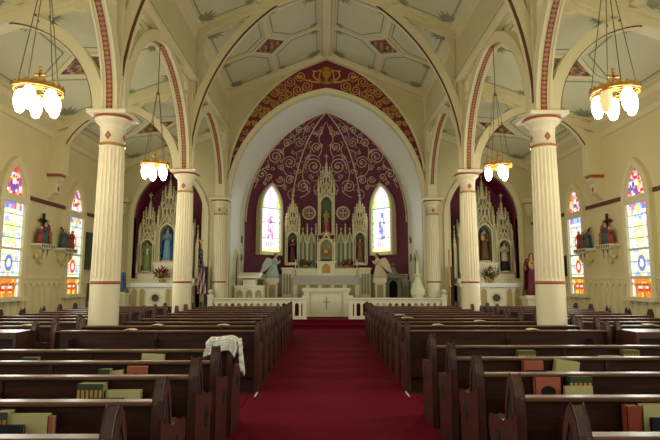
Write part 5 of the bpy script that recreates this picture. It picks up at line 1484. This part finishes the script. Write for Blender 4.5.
MB().box(-.2, .2, -.2, .2, 0, 1.1).box(-.24, .24, -.24, .24, 1.1, 1.16).build('shaft', M['marble'], e)

# ------------------------------------------------------------------ stations of the cross on the side walls
def station(s, y, z, label, cols, big):
    e = empty('station_of_the_cross', (s*(XW-.0), y, z)); tag(e, label, 'wall sculpture', 'stations of the cross')
    mb = MB(); X = lambda d: -s*d
    mb.prism([(-.34, .0), (.34, .0), (.38, -.05), (.3, -.12), (-.3, -.12), (-.38, -.05)], X(0), X(.26), 'yz')
    sh = mb.build('bracket_shelf', M['marble'], e)
    mb = MB()
    for k in (-1, 0, 1):
        mb.prism([(k*.2-.09, -.12), (k*.2+.09, -.12), (k*.2+.03, -.3-(.12 if k == 0 else 0)), (k*.2-.03, -.3-(.12 if k == 0 else 0))], X(0), X(.18), 'yz')
        mb.ell((X(.1), k*.2, -.32-(.12 if k == 0 else 0)), (.06, .05, .05), 8, 5)
    mb.build('bracket_pendant', M['marbled'], sh)
    mb = MB()
    for k in (-1, 1): MB().prism([(k*.1-.035, -.15), (k*.1+.035, -.15), (k*.1, -.24)], X(.185), X(.19), 'yz').build('dark_opening', M['nichedark'], sh)
    for k in range(8): mb.box(min(X(.26), X(.268)), max(X(.26), X(.268)), -.3+k*.08, -.27+k*.08, -.1, -.03)
    mb.box(min(X(.26), X(.264)), max(X(.26), X(.264)), -.31, .31, -.035, -.025)
    mb.build('dark_lattice', M['nichedark'], sh)
    # cross, then the figures
    if big:
        mb = MB(); mb.box(min(X(.06), X(.1)), max(X(.06), X(.1)), -.0, .07, 0, .78).box(min(X(.06), X(.1)), max(X(.06), X(.1)), -.13, .2, .56, .63)
        mb.build('dark_cross', cm('dark_wood', (44, 32, 28)), e)
    else:
        mb = MB(); mb.tube([(X(.08), -.26, .55), (X(.12), .24, .2)], .03, 4).tube([(X(.08), -.05, .5), (X(.08), -.12, .3)], .03, 4); mb.build('dark_cross', cm('dark_wood', (44, 32, 28)), e)
    for k, (dy, h, c) in enumerate(cols):
        rr_ = lambda z_, r, sh_=0: [(X(.14)+r*.7*cos(a), dy+sh_+r*sin(a), z_) for a in [2*pi*q/10 for q in range(10)]]
        mb = MB().loft([rr_(0, .12), rr_(h*.35, .1), rr_(h*.62, .085, .01), rr_(h*.8, .08, .02), rr_(h*.85, .035, .02)])
        mb.tube([(X(.14), dy-.07, h*.76), (X(.2), dy-.09, h*.62), (X(.22), dy+.02, h*.66)], [.03, .028, .015], 6)
        f = mb.build('figure_robe', cm('station_%d_%d_%d' % c, c), e, smooth=True)
        MB().ell((X(.15), dy+.02, h*.93), (.042, .042, .055), 8, 6).build('figure_head', M['skin'], f, smooth=True)
for s, sd, nb in ((-1, 'flag side', 0), (1, 'candle side', 1)):
    station(s, 12.85, 2.47, 'painted group of figures below an upright dark cross on a bracket, %s wall' % sd, [(-.2, .42, (150, 60, 50)), (.0, .5, (52, 96, 104)), (.2, .4, (160, 110, 60)), (.1, .6, (120, 54, 46))], True)
    station(s, 14.0, 2.43, 'painted crouching group carrying a slanting cross on a bracket, %s wall' % sd, [(-.2, .5, (58, 92, 110)), (.02, .44, (140, 60, 44)), (.22, .5, (126, 76, 48))], False)
# framed picture and notice by the aisle walls
e = empty('framed_picture', (-7.14, 15.5, 1.95)); tag(e, 'dark framed greenish picture on the flag side wall behind the column', 'picture')
MB().box(0, .05, -.3, .3, -.05, 1.05).build('frame', cm('gilt_frame', (84, 68, 36)), e); MB().box(.05, .056, -.24, .24, .02, .98).build('picture', cm('dark_canvas', (58, 70, 52)), e)
e = empty('framed_picture', (7.17, 15.4, 1.7)); tag(e, 'small dark framed notice beside the side altar on the tall candle wall', 'picture')
MB().box(-.05, 0, -.1, .1, 0, .6).build('frame', M['iron'], e); MB().box(-.055, -.05, -.07, .07, .04, .56).build('picture', cm('notice', (120, 110, 86)), e)
e = empty('confessional_stand', (-6.92, 15.75, 0)); tag(e, 'gilded carved stand under the dark framed picture', 'stand')
MB().box(-.2, .2, -.25, .25, 0, 1.5).build('body', cm('gilt_dark', (120, 96, 48)), e)
mb = MB()
for k in range(3): lancet_frame(mb, 0, -.25, .2+k*.42, .12, .36, .02, .02)
mb.build('tracery', M['gold'], e)

# ------------------------------------------------------------------ world and view
w = bpy.data.worlds.new('world'); SC.world = w; w.use_nodes = True
bg = w.node_tree.nodes['Background']; bg.inputs[0].default_value = (.93, 1, .84, 1); bg.inputs[1].default_value = .8
vs = SC.view_settings; vs.view_transform = 'Standard'; vs.look = 'None'; vs.gamma = 1; vs.use_curve_mapping = False; vs.exposure = -.22
SC.cycles.max_bounces = 7; SC.cycles.diffuse_bounces = 5; SC.cycles.glossy_bounces = 3; SC.cycles.sample_clamp_indirect = 4
SC.cycles.caustics_reflective = False; SC.cycles.caustics_refractive = False
